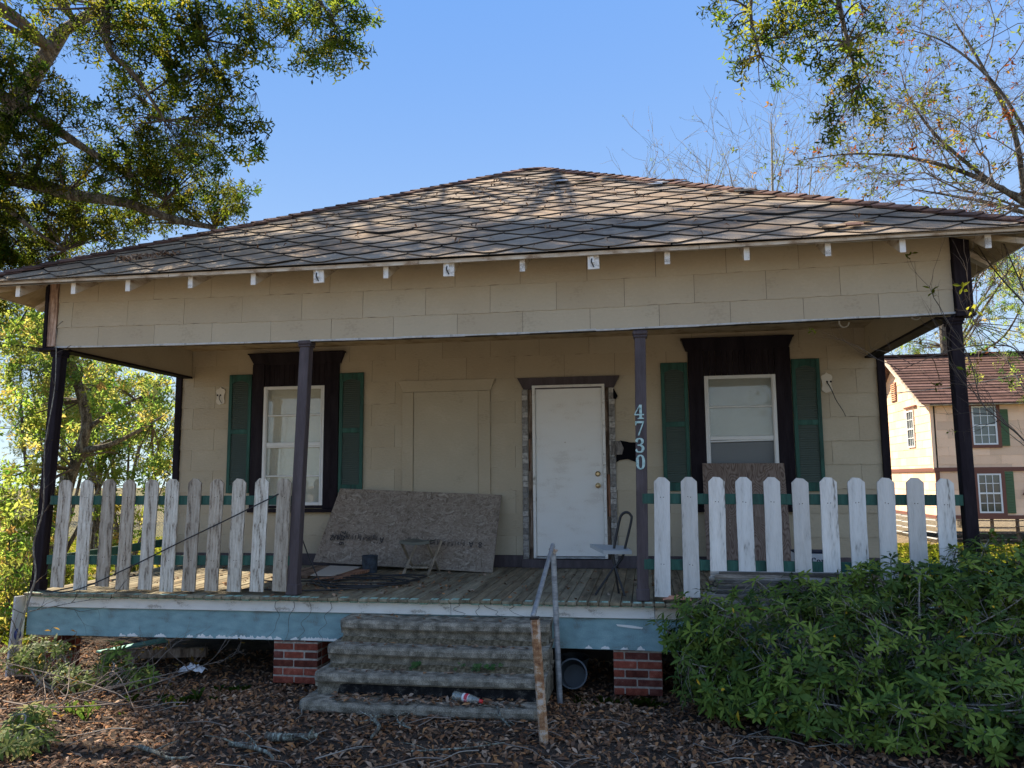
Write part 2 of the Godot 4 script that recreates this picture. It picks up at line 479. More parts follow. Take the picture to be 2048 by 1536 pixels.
func trap(x0: float, x1: float, y0: float, y1: float, out: float, z0: float, z1: float, g: G):
	# a crown header that flares upwards and forwards
	var a := Vector3(x0 + out, y0, z0); var b := Vector3(x1 - out, y0, z0)
	var d := Vector3(x1, y1, z0); var e := Vector3(x0, y1, z0)
	var a2 := Vector3(x0 + out, y0, z0 + 0.02); var b2 := Vector3(x1 - out, y0, z0 + 0.02)
	var d2 := Vector3(x1, y1, z1); var e2 := Vector3(x0, y1, z1)
	g.quad(a2, b2, d2, e2); g.quad(e2, d2, d, e); g.quad(a, b, b2, a2)
	g.quad(b2, b, d, d2); g.quad(a, a2, e2, e); g.quad(b, a, e, d)

func make_window(house: Node3D, x0: float, x1: float, y0: float, y1: float, sx0: float, sx1: float, sy0: float, hx0: float, hx1: float, broken: bool):
	var w := obj("window", G.new(), M.brown, house)
	# wide dark surround
	var g := G.new()
	var z := ZW + 0.012
	g.box(Vector3((sx0 + x0) / 2, (sy0 + 3.36) / 2, z + 0.015), Vector3(x0 - sx0, 3.36 - sy0, 0.03), Basis(), 0.004)
	g.box(Vector3((sx1 + x1) / 2, (sy0 + 3.36) / 2, z + 0.015), Vector3(sx1 - x1, 3.36 - sy0, 0.03), Basis(), 0.004)
	obj("surround_board", g, M.brown, w)
	var n := 12
	for i in n:
		var a := lerpf(x0 + 0.003, x1 - 0.003, float(i) / n); var b := lerpf(x0 + 0.003, x1 - 0.003, float(i + 1) / n)
		g = G.new()
		g.box(Vector3((a + b) / 2, (y1 + 3.35) / 2, z + 0.008), Vector3(b - a - 0.003, 3.35 - y1, 0.018), Basis(), 0.003)
		obj("head_board", g, M.brown, w)
	g = G.new(); trap(hx0, hx1, 3.345, 3.478, 0.05, ZW + 0.01, ZW + 0.1, g)
	g.box(Vector3((hx0 + hx1) / 2, 3.486, ZW + 0.057), Vector3(hx1 - hx0 + 0.02, 0.016, 0.106))
	obj("header", g, M.brown, w)
	g = G.new(); g.box(Vector3((sx0 + sx1) / 2, sy0 - 0.022, ZW + 0.045), Vector3(sx1 - sx0 + 0.01, 0.044, 0.07), Basis(), 0.005)
	g.box(Vector3((sx0 + sx1) / 2, sy0 + 0.03, ZW + 0.028), Vector3(x1 - x0 - 0.004, y0 - sy0 - 0.004, 0.03))
	obj("sill", g, M.brown, w)
	# aluminium frame
	var zf := ZW + 0.012
	g = G.new()
	var t := 0.05
	for s in [[x0, x0 + t], [x1 - t, x1]]:
		g.box(Vector3((s[0] + s[1]) / 2, (y0 + y1) / 2, zf + 0.01), Vector3(s[1] - s[0] - 0.002, y1 - y0, 0.045), Basis(), 0.004)
		g.box(Vector3((s[0] + s[1]) / 2 + (0.009 if s[0] == x0 else -0.009), (y0 + y1) / 2, zf + 0.036), Vector3(0.012, y1 - y0 - 0.06, 0.012), Basis(), 0.002)
	g.box(Vector3((x0 + x1) / 2, y1 - 0.02, zf + 0.011), Vector3(x1 - x0 - 2 * t, 0.04, 0.044), Basis(), 0.004)
	g.box(Vector3((x0 + x1) / 2, y0 + 0.02, zf + 0.011), Vector3(x1 - x0 - 2 * t, 0.04, 0.044), Basis(), 0.004)
	obj("frame", g, M.alu, w)
	var ym := y0 + (y1 - y0) * 0.506
	g = G.new()
	g.box(Vector3((x0 + x1) / 2, ym + 0.005, zf + 0.012), Vector3(x1 - x0 - 2 * t, 0.045, 0.03), Basis(), 0.004)
	g.box(Vector3((x0 + x1) / 2, ym - 0.028, zf + 0.006), Vector3(x1 - x0 - 2 * t, 0.02, 0.024), Basis(Vector3.BACK, 0.018 if broken else 0.0), 0.003)
	obj("meeting_rail", g, M.alu, w)
	var ys := [y0 + 0.04, (y0 + ym) / 2 - 0.015, ym - 0.03, (ym + y1) / 2, y1 - 0.04]
	for k in [1, 3]:
		if broken and k == 1: continue
		g = G.new(); g.box(Vector3((x0 + x1) / 2, ys[k], zf + 0.006), Vector3(x1 - x0 - 2 * t, 0.018, 0.018), Basis(), 0.003)
		obj("muntin", g, M.alu, w)
	for k in 4:
		if broken and k < 2: continue
		var lo: float = ys[k] + (0.012 if k > 0 else 0.0)
		var hi: float = ys[k + 1] - (0.012 if k < 3 else 0.0)
		if k == 2: lo = ym + 0.03
		g = G.new(); g.box(Vector3((x0 + x1) / 2, (lo + hi) / 2, zf + 0.002), Vector3(x1 - x0 - 2 * t, hi - lo, 0.004), Basis(Vector3.UP, rr(-0.004, 0.004)) * Basis(Vector3.RIGHT, rr(-0.006, 0.006)))
		obj("pane", g, M.glass, w)
	# pull-down blind behind the glass, a grey sheet behind the broken sash
	g = G.new(); g.box(Vector3((x0 + x1) / 2, (ym + y1) / 2, ZW - 0.045), Vector3(x1 - x0 - 0.04, y1 - ym + 0.02, 0.004))
	if not broken: g.box(Vector3((x0 + x1) / 2, (y0 + ym) / 2 - 0.02, ZW - 0.052), Vector3(x1 - x0 - 0.04, ym - y0, 0.004))
	obj("blind", g, M.blind if broken else M.paleblind, w)
	if broken:
		g = G.new()
		var c := Transform3D(Basis(Vector3.RIGHT, 0.12) * Basis(Vector3.BACK, 0.02), Vector3((x0 + x1) / 2 + 0.01, (y0 + ym) / 2 - 0.02, ZW - 0.03))
		g.slab(rect(-0.36, -0.38, 0.36, 0.36), -0.002, 0.002, c)
		obj("loose_screen", g, M.curtain, w)

func make_shutter(house: Node3D, x0: float, x1: float, y0: float, y1: float):
	var s := obj("shutter", G.new(), M.green, house)
	var z := ZW + 0.014
	var g := G.new()
	var st := 0.045
	g.box(Vector3(x0 + st / 2, (y0 + y1) / 2, z + 0.014), Vector3(st, y1 - y0, 0.026), Basis(), 0.004)
	g.box(Vector3(x1 - st / 2, (y0 + y1) / 2, z + 0.014), Vector3(st, y1 - y0, 0.026), Basis(), 0.004)
	var ym := y0 + (y1 - y0) * 0.515
	for r in [[y0, y0 + 0.1], [ym - 0.03, ym + 0.03], [y1 - 0.075, y1]]:
		g.box(Vector3((x0 + x1) / 2, (r[0] + r[1]) / 2, z + 0.013), Vector3(x1 - x0 - 2 * st, r[1] - r[0], 0.024), Basis(), 0.003)
	# arched top of the upper panel
	var arc := PackedVector2Array([Vector2(x0 + st, y1 - 0.07), Vector2(x0 + st, y1 - 0.115)])
	for i in 9: arc.append(Vector2(lerpf(x0 + st, x1 - st, i / 8.0), y1 - 0.115 + 0.035 * sin(PI * i / 8.0)))
	arc.append(Vector2(x1 - st, y1 - 0.07))
	g.slab(arc, z + 0.004, z + 0.024)
	obj("stile_frame", g, M.green, s)
	g = G.new()
	for seg in [[y0 + 0.1, ym - 0.03], [ym + 0.03, y1 - 0.08]]:
		var y: float = seg[0] + 0.013
		while y < seg[1] - 0.008:
			g.box(Vector3((x0 + x1) / 2, y, z + 0.01), Vector3(x1 - x0 - 2 * st, 0.027, 0.004), Basis(Vector3.RIGHT, -0.7))
			y += 0.026
	g.box(Vector3((x0 + x1) / 2, (y0 + y1) / 2, z - 0.003), Vector3(x1 - x0 - 0.02, y1 - y0 - 0.02, 0.004))
	meta(obj("louvres", g, M.louvre, s), "", "", "", "stuff")

func brick_face(parent: Node, x0: float, x1: float, y0: float, y1: float, zf: float, zb: float, odd := 0):
	var g := G.new()
	g.box(Vector3((x0 + x1) / 2, (y0 + y1) / 2, (zf + zb) / 2), Vector3(x1 - x0 - 0.012, y1 - y0, zf - zb - 0.012))
	obj("mortar", g, M.mortar, parent)
	var y := y0 - 0.012
	var row := odd
	while y < y1 - 0.01:
		var h := minf(0.06, y1 - y)
		var x := x0
		var first := row % 2 == 0
		while x < x1 - 0.02:
			var w := 0.1 if first and x == x0 else 0.205
			w = minf(w + rr(-0.004, 0.004), x1 - x)
			if x1 - x - w < 0.05: w = x1 - x
			g = G.new()
			g.box(Vector3(x + w / 2, y + h / 2, zf - 0.05 + rr(-0.003, 0.003)), Vector3(w - 0.009, h, 0.1), Basis(Vector3.BACK, rr(-0.008, 0.008)), 0.006)
			obj("brick", g, M.brick[rng.randi() % 4], parent)
			x += w
		# the right flank
		var zz := zf - 0.105
		while zz > zb + 0.04:
			var w := minf(0.2, zz - zb)
			g = G.new()
			g.box(Vector3(x1 - 0.05 + rr(-0.003, 0.003), y + h / 2, zz - w / 2), Vector3(0.1, h, w - 0.009), Basis(), 0.006)
			obj("brick", g, M.brick[rng.randi() % 4], parent)
			zz -= w
		y += 0.0745
		row += 1

func make_house():
	var h := thing("porch_house", "single storey beige wooden house with brown hipped shingle roof and open front porch", "house", Vector3(4.3, 0, -2))
	M.barewood = M.oldwood.duplicate(); M.barewood.albedo_color = Color(1.25, 1.2, 1.2)
	M.siding_tones = tones(M.siding, 3, 0.035, 0.006)
	var g := G.new()
	# --- outer walls and inner darkness
	var lw := rect(1.13, 1.53, 1.962, 3.06)
	var rw := rect(6.722, 1.53, 7.54, 3.043)
	var dr := rect(4.60, 0.87, 5.60, 2.96)
	var wall := obj("wall", G.new(), M.under, h)
	var cuts := [rect(-0.13, 0.3, 8.76, 3.6)]
	var holes := [lw, rw, dr]
	var strips := [[-0.13, 1.13], [1.962, 4.60], [5.60, 6.722], [7.54, 8.76]]
	for s in strips: g.box(Vector3((s[0] + s[1]) / 2, 2.15, ZW - 0.05), Vector3(s[1] - s[0], 3.7, 0.09))
	for s in [[1.13, 1.962, 1.53, 3.06], [6.722, 7.54, 1.53, 3.043], [4.6, 5.6, 0.87, 2.96]]:
		g.box(Vector3((s[0] + s[1]) / 2, (0.3 + s[2]) / 2, ZW - 0.05), Vector3(s[1] - s[0], s[2] - 0.3, 0.09))
		g.box(Vector3((s[0] + s[1]) / 2, (4.0 + s[3]) / 2, ZW - 0.05), Vector3(s[1] - s[0], 4.0 - s[3], 0.09))
	obj("sheathing", g, M.under, wall)
	g = G.new()
	g.box(Vector3(-0.1, 2.05, -5.85), Vector3(0.1, 3.5, 6.5)); g.box(Vector3(8.73, 2.05, -5.85), Vector3(0.1, 3.5, 6.5))
	g.box(Vector3(4.315, 2.05, -9.05), Vector3(8.55, 3.5, 0.1))
	obj("side_wall", g, M.siding, wall)
	g = G.new()
	g.box(Vector3(4.315, 0.62, -5.8), Vector3(8.56, 0.1, 6.3)); g.box(Vector3(4.315, 3.75, -5.8), Vector3(8.56, 0.06, 6.3))
	obj("inner_floor", g, M.dark, wall)
	siding(wall, Transform3D(Basis(), Vector3(0, 0, ZW)), [0.93, 1.155, 1.41, 1.678, 1.945, 2.218, 2.497, 2.775, 3.06, 3.24, 3.52] if false else [0.93, 1.155, 1.428, 1.70, 1.98, 2.252, 2.527, 2.80, 3.085, 3.36, 3.62], -0.05, 8.68, [0.122, 0.43], 0.6165, holes)
	g = G.new()
	for s in [[-0.05, 4.52], [5.66, 8.68]]:
		g = G.new(); g.box(Vector3((s[0] + s[1]) / 2, 0.858, ZW + 0.018), Vector3(s[1] - s[0], 0.145, 0.032), Basis(), 0.004)
		obj("baseboard", g, M.postpaint, wall)
	g = G.new()
	for cx in [-0.085, 8.715]:
		g = G.new(); g.box(Vector3(cx, 2.05, ZW - 0.01), Vector3(0.085, 3.0, 0.1), Basis(), 0.004)
		obj("corner_board", g, M.brown, wall)
	# --- windows and shutters
	make_window(h, 1.13, 1.962, 1.53, 3.06, 0.965, 2.155, 1.487, 0.933, 2.224, false)
	make_window(h, 6.722, 7.54, 1.53, 3.043, 6.54, 7.715, 1.487, 6.47, 7.75, true)
	make_shutter(h, 0.64, 0.955, 1.688, 3.23); make_shutter(h, 2.165, 2.485, 1.69, 3.212)
	make_shutter(h, 6.216, 6.532, 1.687, 3.215); make_shutter(h, 7.724, 8.04, 1.676, 3.215)
	# --- boarded-over opening painted like the wall
	var bp := obj("blocked_opening", G.new(), M.siding, h)
	g = G.new(); g.box(Vector3(3.56, 1.93, ZW + 0.014), Vector3(0.826, 2.02, 0.012), Basis(), 0.002); obj("panel", g, M.siding_tones[0], bp)
	for s in [[3.0, 3.142], [3.978, 4.125]]:
		g = G.new(); g.box(Vector3((s[0] + s[1]) / 2, 1.93, ZW + 0.02), Vector3(s[1] - s[0], 2.02, 0.028), Basis(), 0.003); obj("trim_board", g, M.siding_tones[1], bp)
	g = G.new(); trap(2.95, 4.188, 2.944, 3.08, 0.055, ZW + 0.008, ZW + 0.06, g); obj("header", g, M.siding_tones[1], bp)
	# --- door
	var d := obj("front_door", G.new(), M.door, h)
	g = G.new(); g.box(Vector3(5.098, 1.935, ZW - 0.012), Vector3(0.812, 2.03, 0.042), Basis(), 0.003); obj("door_slab", g, M.door, d)
	g = G.new()
	g.box(Vector3(4.672, 1.93, ZW + 0.0), Vector3(0.034, 2.07, 0.1), Basis(), 0.003); g.box(Vector3(5.524, 1.93, ZW + 0.0), Vector3(0.034, 2.07, 0.1), Basis(), 0.003)
	g.box(Vector3(5.098, 2.966, ZW + 0.006), Vector3(0.886, 0.03, 0.11), Basis(), 0.003)
	obj("door_frame", g, M.white, d)
	g = G.new(); g.box(Vector3(5.098, 0.905, ZW + 0.02), Vector3(0.818, 0.022, 0.1), Basis(), 0.003); obj("threshold", g, M.galv, d)
	g = G.new(); g.box(Vector3(5.07, 0.835, ZW + 0.03), Vector3(1.12, 0.1, 0.09), Basis(), 0.004); obj("door_sill", g, M.postpaint, d)
	for y in [1.896, 1.757]:
		g = G.new()
		var xf := Transform3D(Basis(Vector3.RIGHT, PI / 2), Vector3(5.44, y, ZW + 0.008))
		if y > 1.8: g.lathe([Vector2(0.0, 0.022), Vector2(0.018, 0.022), Vector2(0.03, 0.012), Vector2(0.034, 0)], 16, xf)
		else: g.lathe([Vector2(0.0, 0.062), Vector2(0.016, 0.06), Vector2(0.027, 0.048), Vector2(0.026, 0.034), Vector2(0.012, 0.024), Vector2(0.012, 0.01), Vector2(0.033, 0.006), Vector2(0.034, 0)], 16, xf)
		obj("deadbolt" if y > 1.8 else "door_knob", g, M.brass, d)
	g = G.new(); g.box(Vector3(5.05, 2.28, ZW + 0.012), Vector3(0.012, 0.012, 0.008), Basis(), 0.003); obj("peephole", g, M.rust, d)
	g = G.new(); trap(4.477, 5.724, 2.938, 3.075, 0.068, ZW + 0.008, ZW + 0.08, g); obj("door_header", g, M.postpaint, d)
	# torn-open jambs: old studs and splinters
	for side in [[4.622, 0.048], [5.562, 0.048]]:
		var y := 0.86
		while y < 2.93:
			var hh := minf(rr(0.18, 0.62), 2.935 - y)
			for k in 2:
				g = G.new()
				g.box(Vector3(side[0] + (k - 0.5) * 0.022, y + hh / 2, ZW + rr(-0.03, 0.004)), Vector3(0.02 + rr(0, 0.006), hh, 0.03), Basis(Vector3.BACK, rr(-0.01, 0.01)), 0.004)
				obj("exposed_stud", g, [M.oldwood, M.redwood, M.oldwood][rng.randi() % 3], d)
			y += hh + 0.004
	# pressed brick-look strips beside the door
	for s in [[4.525, 4.597], [5.587, 5.66]]:
		var st := obj("brick_moulding", G.new(), M.white, d)
		g = G.new(); g.box(Vector3((s[0] + s[1]) / 2, 1.88, ZW + 0.014), Vector3(s[1] - s[0], 2.1, 0.012)); obj("backing", g, M.fauxbrick[2], st)
		var y := 0.83
		var k := 0
		while y < 2.92:
			g = G.new()
			g.box(Vector3((s[0] + s[1]) / 2 + (0.003 if k % 2 else -0.003), y + 0.031, ZW + 0.026 + rr(-0.003, 0.003)), Vector3(s[1] - s[0] - rr(0.003, 0.009), 0.062 + rr(-0.004, 0.003), 0.016), Basis(Vector3.BACK, rr(-0.03, 0.03)), 0.004)
			obj("moulded_brick", g, M.fauxbrick[rng.randi() % 3], st)
			y += 0.0705; k += 1
	# torn tar paper beside the door
	g = G.new()
	g.slab(PackedVector2Array([Vector2(5.665, 2.03), Vector2(5.70, 2.055), Vector2(5.80, 2.07), Vector2(5.9, 2.03), Vector2(5.96, 2.04), Vector2(5.96, 2.262), Vector2(5.84, 2.268), Vector2(5.72, 2.292), Vector2(5.665, 2.27)]), 0, 0.006, Transform3D(Basis(Vector3.UP, -0.05), Vector3(0.28, 0, ZW + 0.018 + 0.28)) if false else Transform3D(Basis(), Vector3(0, 0, ZW + 0.026)))
	g.slab(PackedVector2Array([Vector2(5.66, 2.91), Vector2(5.70, 2.83), Vector2(5.675, 2.79), Vector2(5.645, 2.80), Vector2(5.645, 2.93)]), 0, 0.005, Transform3D(Basis(), Vector3(0, 0, ZW + 0.03)))
	obj("torn_tar_paper", g, M.tarpaper, d)
	g = G.new(); g.slab(PackedVector2Array([Vector2(5.6, 2.12), Vector2(5.735, 2.125), Vector2(5.755, 2.2), Vector2(5.72, 2.285), Vector2(5.605, 2.29)]), 0, 0.012, Transform3D(Basis(), Vector3(0, 0, ZW + 0.036))); obj("broken_wood_block", g, M.greywood, d)
	# --- scalloped lamp plates without lamps
	for p in [[8.113, 2.928, 0.13, 0.24], [0.515, 2.958, 0.13, 0.235]]:
		var pts := PackedVector2Array()
		for q in [[-1, 0.55], [-0.78, 0.72], [-0.35, 0.8], [0, 1.0], [0.35, 0.82], [0.8, 0.74], [1, 0.5], [0.78, 0.1], [0.72, -0.2], [0.9, -0.55], [0.95, -0.8], [0.3, -0.92], [-0.2, -1.0], [-0.75, -0.82], [-0.95, -0.6], [-0.75, -0.25], [-0.8, 0.15]]: pts.append(Vector2(p[0] + q[0] * p[2] / 2, p[1] + q[1] * p[3] / 2))
		g = G.new(); g.slab(pts, ZW + 0.012, ZW + 0.028)
		var pl := obj("lamp_plate", g, M.plate, h)
		for e in [-0.022, 0.02]:
			g = G.new(); g.lathe([Vector2(0, 0.004), Vector2(0.011, 0.003), Vector2(0.012, 0)], 10, Transform3D(Basis(Vector3.RIGHT, PI / 2), Vector3(p[0] + e + (0.025 if p[0] > 5 else -0.02), p[1] + 0.01, ZW + 0.028))); obj("screw_hole", g, M.dark, pl)
		g = G.new()
		if p[0] > 5: g.tube(curve([Vector3(8.116, 2.93, ZW + 0.03), Vector3(8.15, 2.84, ZW + 0.07), Vector3(8.2, 2.72, ZW + 0.05), Vector3(8.262, 2.6, ZW + 0.06), Vector3(8.3, 2.53, ZW + 0.03)], 4), 0.006, 0.003, 6)
		else: g.tube(curve([Vector3(0.5, 2.96, ZW + 0.03), Vector3(0.515, 2.91, ZW + 0.05), Vector3(0.545, 2.86, ZW + 0.04)], 4), 0.005, 0.003, 6)
		obj("loose_wire", g, M.rubber, pl)
	# --- porch beam: siding over a frame
	var beam := obj("porch_beam", G.new(), M.under, h)
	g = G.new()
	for i in 16:
		var a := -0.02 + 8.69 * i / 16.0; var b := -0.02 + 8.69 * (i + 1) / 16.0
		var sa := sag(a); var sb := sag(b)
		var z0 := -0.19; var z1 := -0.006
		g.quad(Vector3(a, 3.215 + sa, z1), Vector3(b, 3.215 + sb, z1), Vector3(b, 3.95, z1), Vector3(a, 3.95, z1))
		g.quad(Vector3(a, 3.215 + sa, z0), Vector3(b, 3.215 + sb, z0), Vector3(b, 3.215 + sb, z1), Vector3(a, 3.215 + sa, z1))
		g.quad(Vector3(b, 3.215 + sb, z0), Vector3(a, 3.215 + sa, z0), Vector3(a, 3.6, z0), Vector3(b, 3.6, z0))
	obj("beam_core", g, M.brown, beam)
	siding(beam, Transform3D(Basis(), Vector3(0, 0, 0.0)), [3.205, 3.402, 3.662, 3.93], 0.115, 8.625, [0.581, 0.275, 0.56], 0.6205, [], true)
	g = G.new()
	for i in 28:
		var a := 0.1 + 8.55 * i / 28.0; var b := 0.1 + 8.55 * (i + 1) / 28.0
		var lo := rr(-0.003, 0.003)
		g.slab(PackedVector2Array([Vector2(a, 3.192 + sag(a) + lo), Vector2(b, 3.192 + sag(b) + lo), Vector2(b, 3.206 + sag(b) + rr(-0.003, 0.005)), Vector2(a, 3.206 + sag(a) + rr(-0.003, 0.005))]), -0.02, 0.014)
	obj("peeling_bottom_strip", g, M.palewood, beam)
	g = G.new(); g.box(Vector3(0.062, 3.56, 0.012), Vector3(0.1, 0.68, 0.03), Basis(), 0.003); obj("bare_corner_wood", g, M.barewood, beam)
	g = G.new(); g.box(Vector3(0.0, 3.56, 0.0), Vector3(0.035, 0.7, 0.09), Basis(), 0.003); g.box(Vector3(0.05, 3.19, 0.0), Vector3(0.2, 0.03, 0.12), Basis(), 0.004); obj("corner_board", g, M.brown, beam)
	g = G.new(); g.box(Vector3(8.7, 3.54, 0.0), Vector3(0.135, 0.72, 0.1), Basis(), 0.004); g.box(Vector3(8.7, 3.19, 0.0), Vector3(0.16, 0.03, 0.13), Basis(), 0.004); obj("corner_board", g, M.brown, beam)
	# side beams and ceiling
	for x in [0.03, 8.62]:
		g = G.new(); g.box(Vector3(x, 3.42, -1.36), Vector3(0.12, 0.4, 2.32)); obj("side_beam", g, M.siding, beam)
		g = G.new(); g.box(Vector3(x, 3.212, -1.36), Vector3(0.15, 0.024, 2.32), Basis(), 0.003); obj("side_beam_bottom", g, M.brown, beam)
	for i in 18:
		var z0 := -0.2 - i * 0.13
		g = G.new(); g.box(Vector3(4.32, 3.575, z0 - 0.065), Vector3(8.5, 0.018, 0.127), Basis(), 0.003)
		obj("ceiling_board", g, M.soffit, beam)
	# --- posts
	post(h, Vector3(0.122, 0, -0.045), Vector3(0.032, 0, -0.045), 0.1, M.brown, 3.18)
	post(h, Vector3(2.793, 0, -0.045), Vector3(2.719, 0, -0.045), 0.1, M.postpaint, 3.19)
	var p3 := post(h, Vector3(5.99, 0, -0.045), Vector3(5.956, 0, -0.045), 0.1, M.postpaint, 3.165)
	post(h, Vector3(8.633, 0, -0.045), Vector3(8.65, 0, -0.045), 0.1, M.brown, 3.18)
	var font := SystemFont.new(); font.font_names = ["Droid Serif"]; font.font_weight = 700
	var k := 0
	for ch in ["4", "7", "3", "0"]:
		var tm := TextMesh.new()
		tm.text = ch; tm.font = font; tm.font_size = 100; tm.pixel_size = 0.127 / 72.0; tm.depth = 0.006
		var o := obj("house_number_digit", tm, M.digit, p3)
		o.transform = Transform3D(Basis().scaled(Vector3(0.92, 1, 1)), Vector3(5.964, [2.425, 2.28, 2.128, 1.98][k], 0.012))
		k += 1
	# --- floor, skirt, piers
	var fl := obj("porch_floor", G.new(), M.deck, h)
	var x := 0.0
	M.deck.albedo_color = Color(0.98, 0.9, 0.8)
	M.deck_tones = tones(M.deck, 4, 0.14, 0.03)
	while x < 8.66:
		var w := minf(0.0945, 8.66 - x)
		g = G.new()
		var dy := rr(-0.003, 0.002)
		g.box(Vector3(x + w / 2, DECK - 0.014 + dy, (ZW + 0.14) / 2 - 0.01 + rr(0, 0.008)), Vector3(w - 0.005, 0.026, -ZW + 0.1), Basis(Vector3.RIGHT, 0.002), 0.004)
		obj("floor_board", g, M.deck_tones[rng.randi() % 4], fl)
		# worn rounded board ends in flaking green paint
		g = G.new()
		g.box(Vector3(x + w / 2, DECK - 0.021 + dy + rr(-0.005, 0.001), 0.06 + rr(-0.008, 0.008)), Vector3(w - rr(0.004, 0.014), 0.04, 0.08), Basis(Vector3.UP, rr(-0.03, 0.03)), 0.011)
		obj("board_end", g, M.greenlip, fl)
		x += 0.0945
	g = G.new(); g.box(Vector3(4.33, 0.735, ZW / 2), Vector3(8.6, 0.04, -ZW - 0.05)); obj("subfloor", g, M.dark, fl)
	for s in [[-0.01, 4.25, M.white], [4.254, 6.05, M.white], [6.054, 8.68, M.creamboard]]:
		g = G.new(); g.box(Vector3((s[0] + s[1]) / 2, 0.688, 0.022), Vector3(s[1] - s[0], 0.1, 0.022), Basis(), 0.003); obj("trim_board", g, s[2], fl)
	g = G.new()
	var poly := PackedVector2Array()
	for i in 61:
		var u := -0.03 + 8.73 * i / 60.0
		poly.append(Vector2(u, 0.366 + 0.012 * sin(u * 0.5) + 0.006 * soft.get_noise_1d(u * 400.0)))
	poly.append(Vector2(8.7, 0.665)); poly.append(Vector2(-0.03, 0.665))
	g.slab(poly, -0.028, 0.008)
	var skirt := obj("skirt_board", g, M.blue, fl)
	g = G.new()
	for i in 60:   # flakes of bare white along the lower edge
		var u := rr(0.9, 3.3) if i % 3 else rr(5.3, 8.4)
		var e := 0.366 + 0.012 * sin(u * 0.5)
		var q := PackedVector2Array()
		for t in 7: q.append(Vector2(u + (t - 3) * rr(0.008, 0.014), e + 0.012 + (rr(0.004, 0.03) * sin(PI * t / 6.0))))
		q.append(Vector2(u + 0.035, e + 0.004)); q.append(Vector2(u - 0.035, e + 0.004))
		if Geometry2D.triangulate_polygon(q).size() > 0: g.slab(q, 0.007, 0.0105 + 0.00002 * i)
	g.slab(PackedVector2Array([Vector2(5.72, 0.585), Vector2(5.85, 0.578), Vector2(5.95, 0.562), Vector2(5.94, 0.55), Vector2(5.84, 0.557), Vector2(5.73, 0.57)]), 0.007, 0.0125)
	obj("bare_paint_flakes", g, M.white, skirt)
	var n := 0
	for s in [[-0.02, 0.27], [2.545, 2.985], [5.683, 6.105], [8.2, 8.65]]:
		var pr := obj("brick_pier", G.new(), M.mortar, h)
		brick_face(pr, s[0], s[1], 0.0, 0.375, -0.012, -0.4, n)
		n += 1
	for s in [[0.3, 0.7], [2.6, 3.0], [5.7, 6.1], [8.1, 8.5]]:
		var pr := obj("brick_pier", G.new(), M.mortar, h)
		g = G.new(); g.box(Vector3((s[0] + s[1]) / 2, 0.3, -2.75), Vector3(0.4, 0.6, 0.4)); obj("pier_core", g, M.brick[2], pr)
	# ceiling hooks
	for q in [Vector3(7.93, 3.56, -0.95), Vector3(8.4, 3.5, -0.35)]:
		g = G.new()
		var pts := [q, q + Vector3(-0.005, -0.12, 0), q + Vector3(-0.01, -0.2, 0)]
		for i in 8: pts.append(q + Vector3(0.035 - 0.045 * cos(PI * i / 7.0), -0.22 - 0.045 * sin(PI * i / 7.0), 0))
		g.tube(curve(pts, 3), 0.008, 0.007, 6)
		obj("ceiling_hook", g, M.alu, h)
	make_roof(h)

func post(h: Node3D, top: Vector3, bot: Vector3, w: float, m: Material, yt: float) -> MeshInstance3D:
	var a := Vector3(bot.x, DECK + 0.09, bot.z)
	var b := Vector3(top.x, yt - 0.05, top.z)
	var g := G.new()
	g.bar(a, b, w, w, Vector3.RIGHT, 0.006)
	g.box(Vector3(bot.x, DECK + 0.05, bot.z), Vector3(w + 0.016, 0.1, w + 0.016), Basis(), 0.006)
	var o := obj("porch_post", g, m, h)
	g = G.new()
	g.box(Vector3(top.x, yt - 0.055, top.z), Vector3(w + 0.025, 0.02, w + 0.025), Basis(), 0.006)
	g.box(Vector3(top.x, yt - 0.022, top.z), Vector3(w + 0.035, 0.046, w + 0.035), Basis(), 0.012)
	obj("capital", g, m, o)
	return o

func roof_xf() -> Transform3D:
	return Transform3D(Basis(Vector3.RIGHT, Vector3(0, sin(TH), -cos(TH)), Vector3(0, cos(TH), sin(TH))), R0)

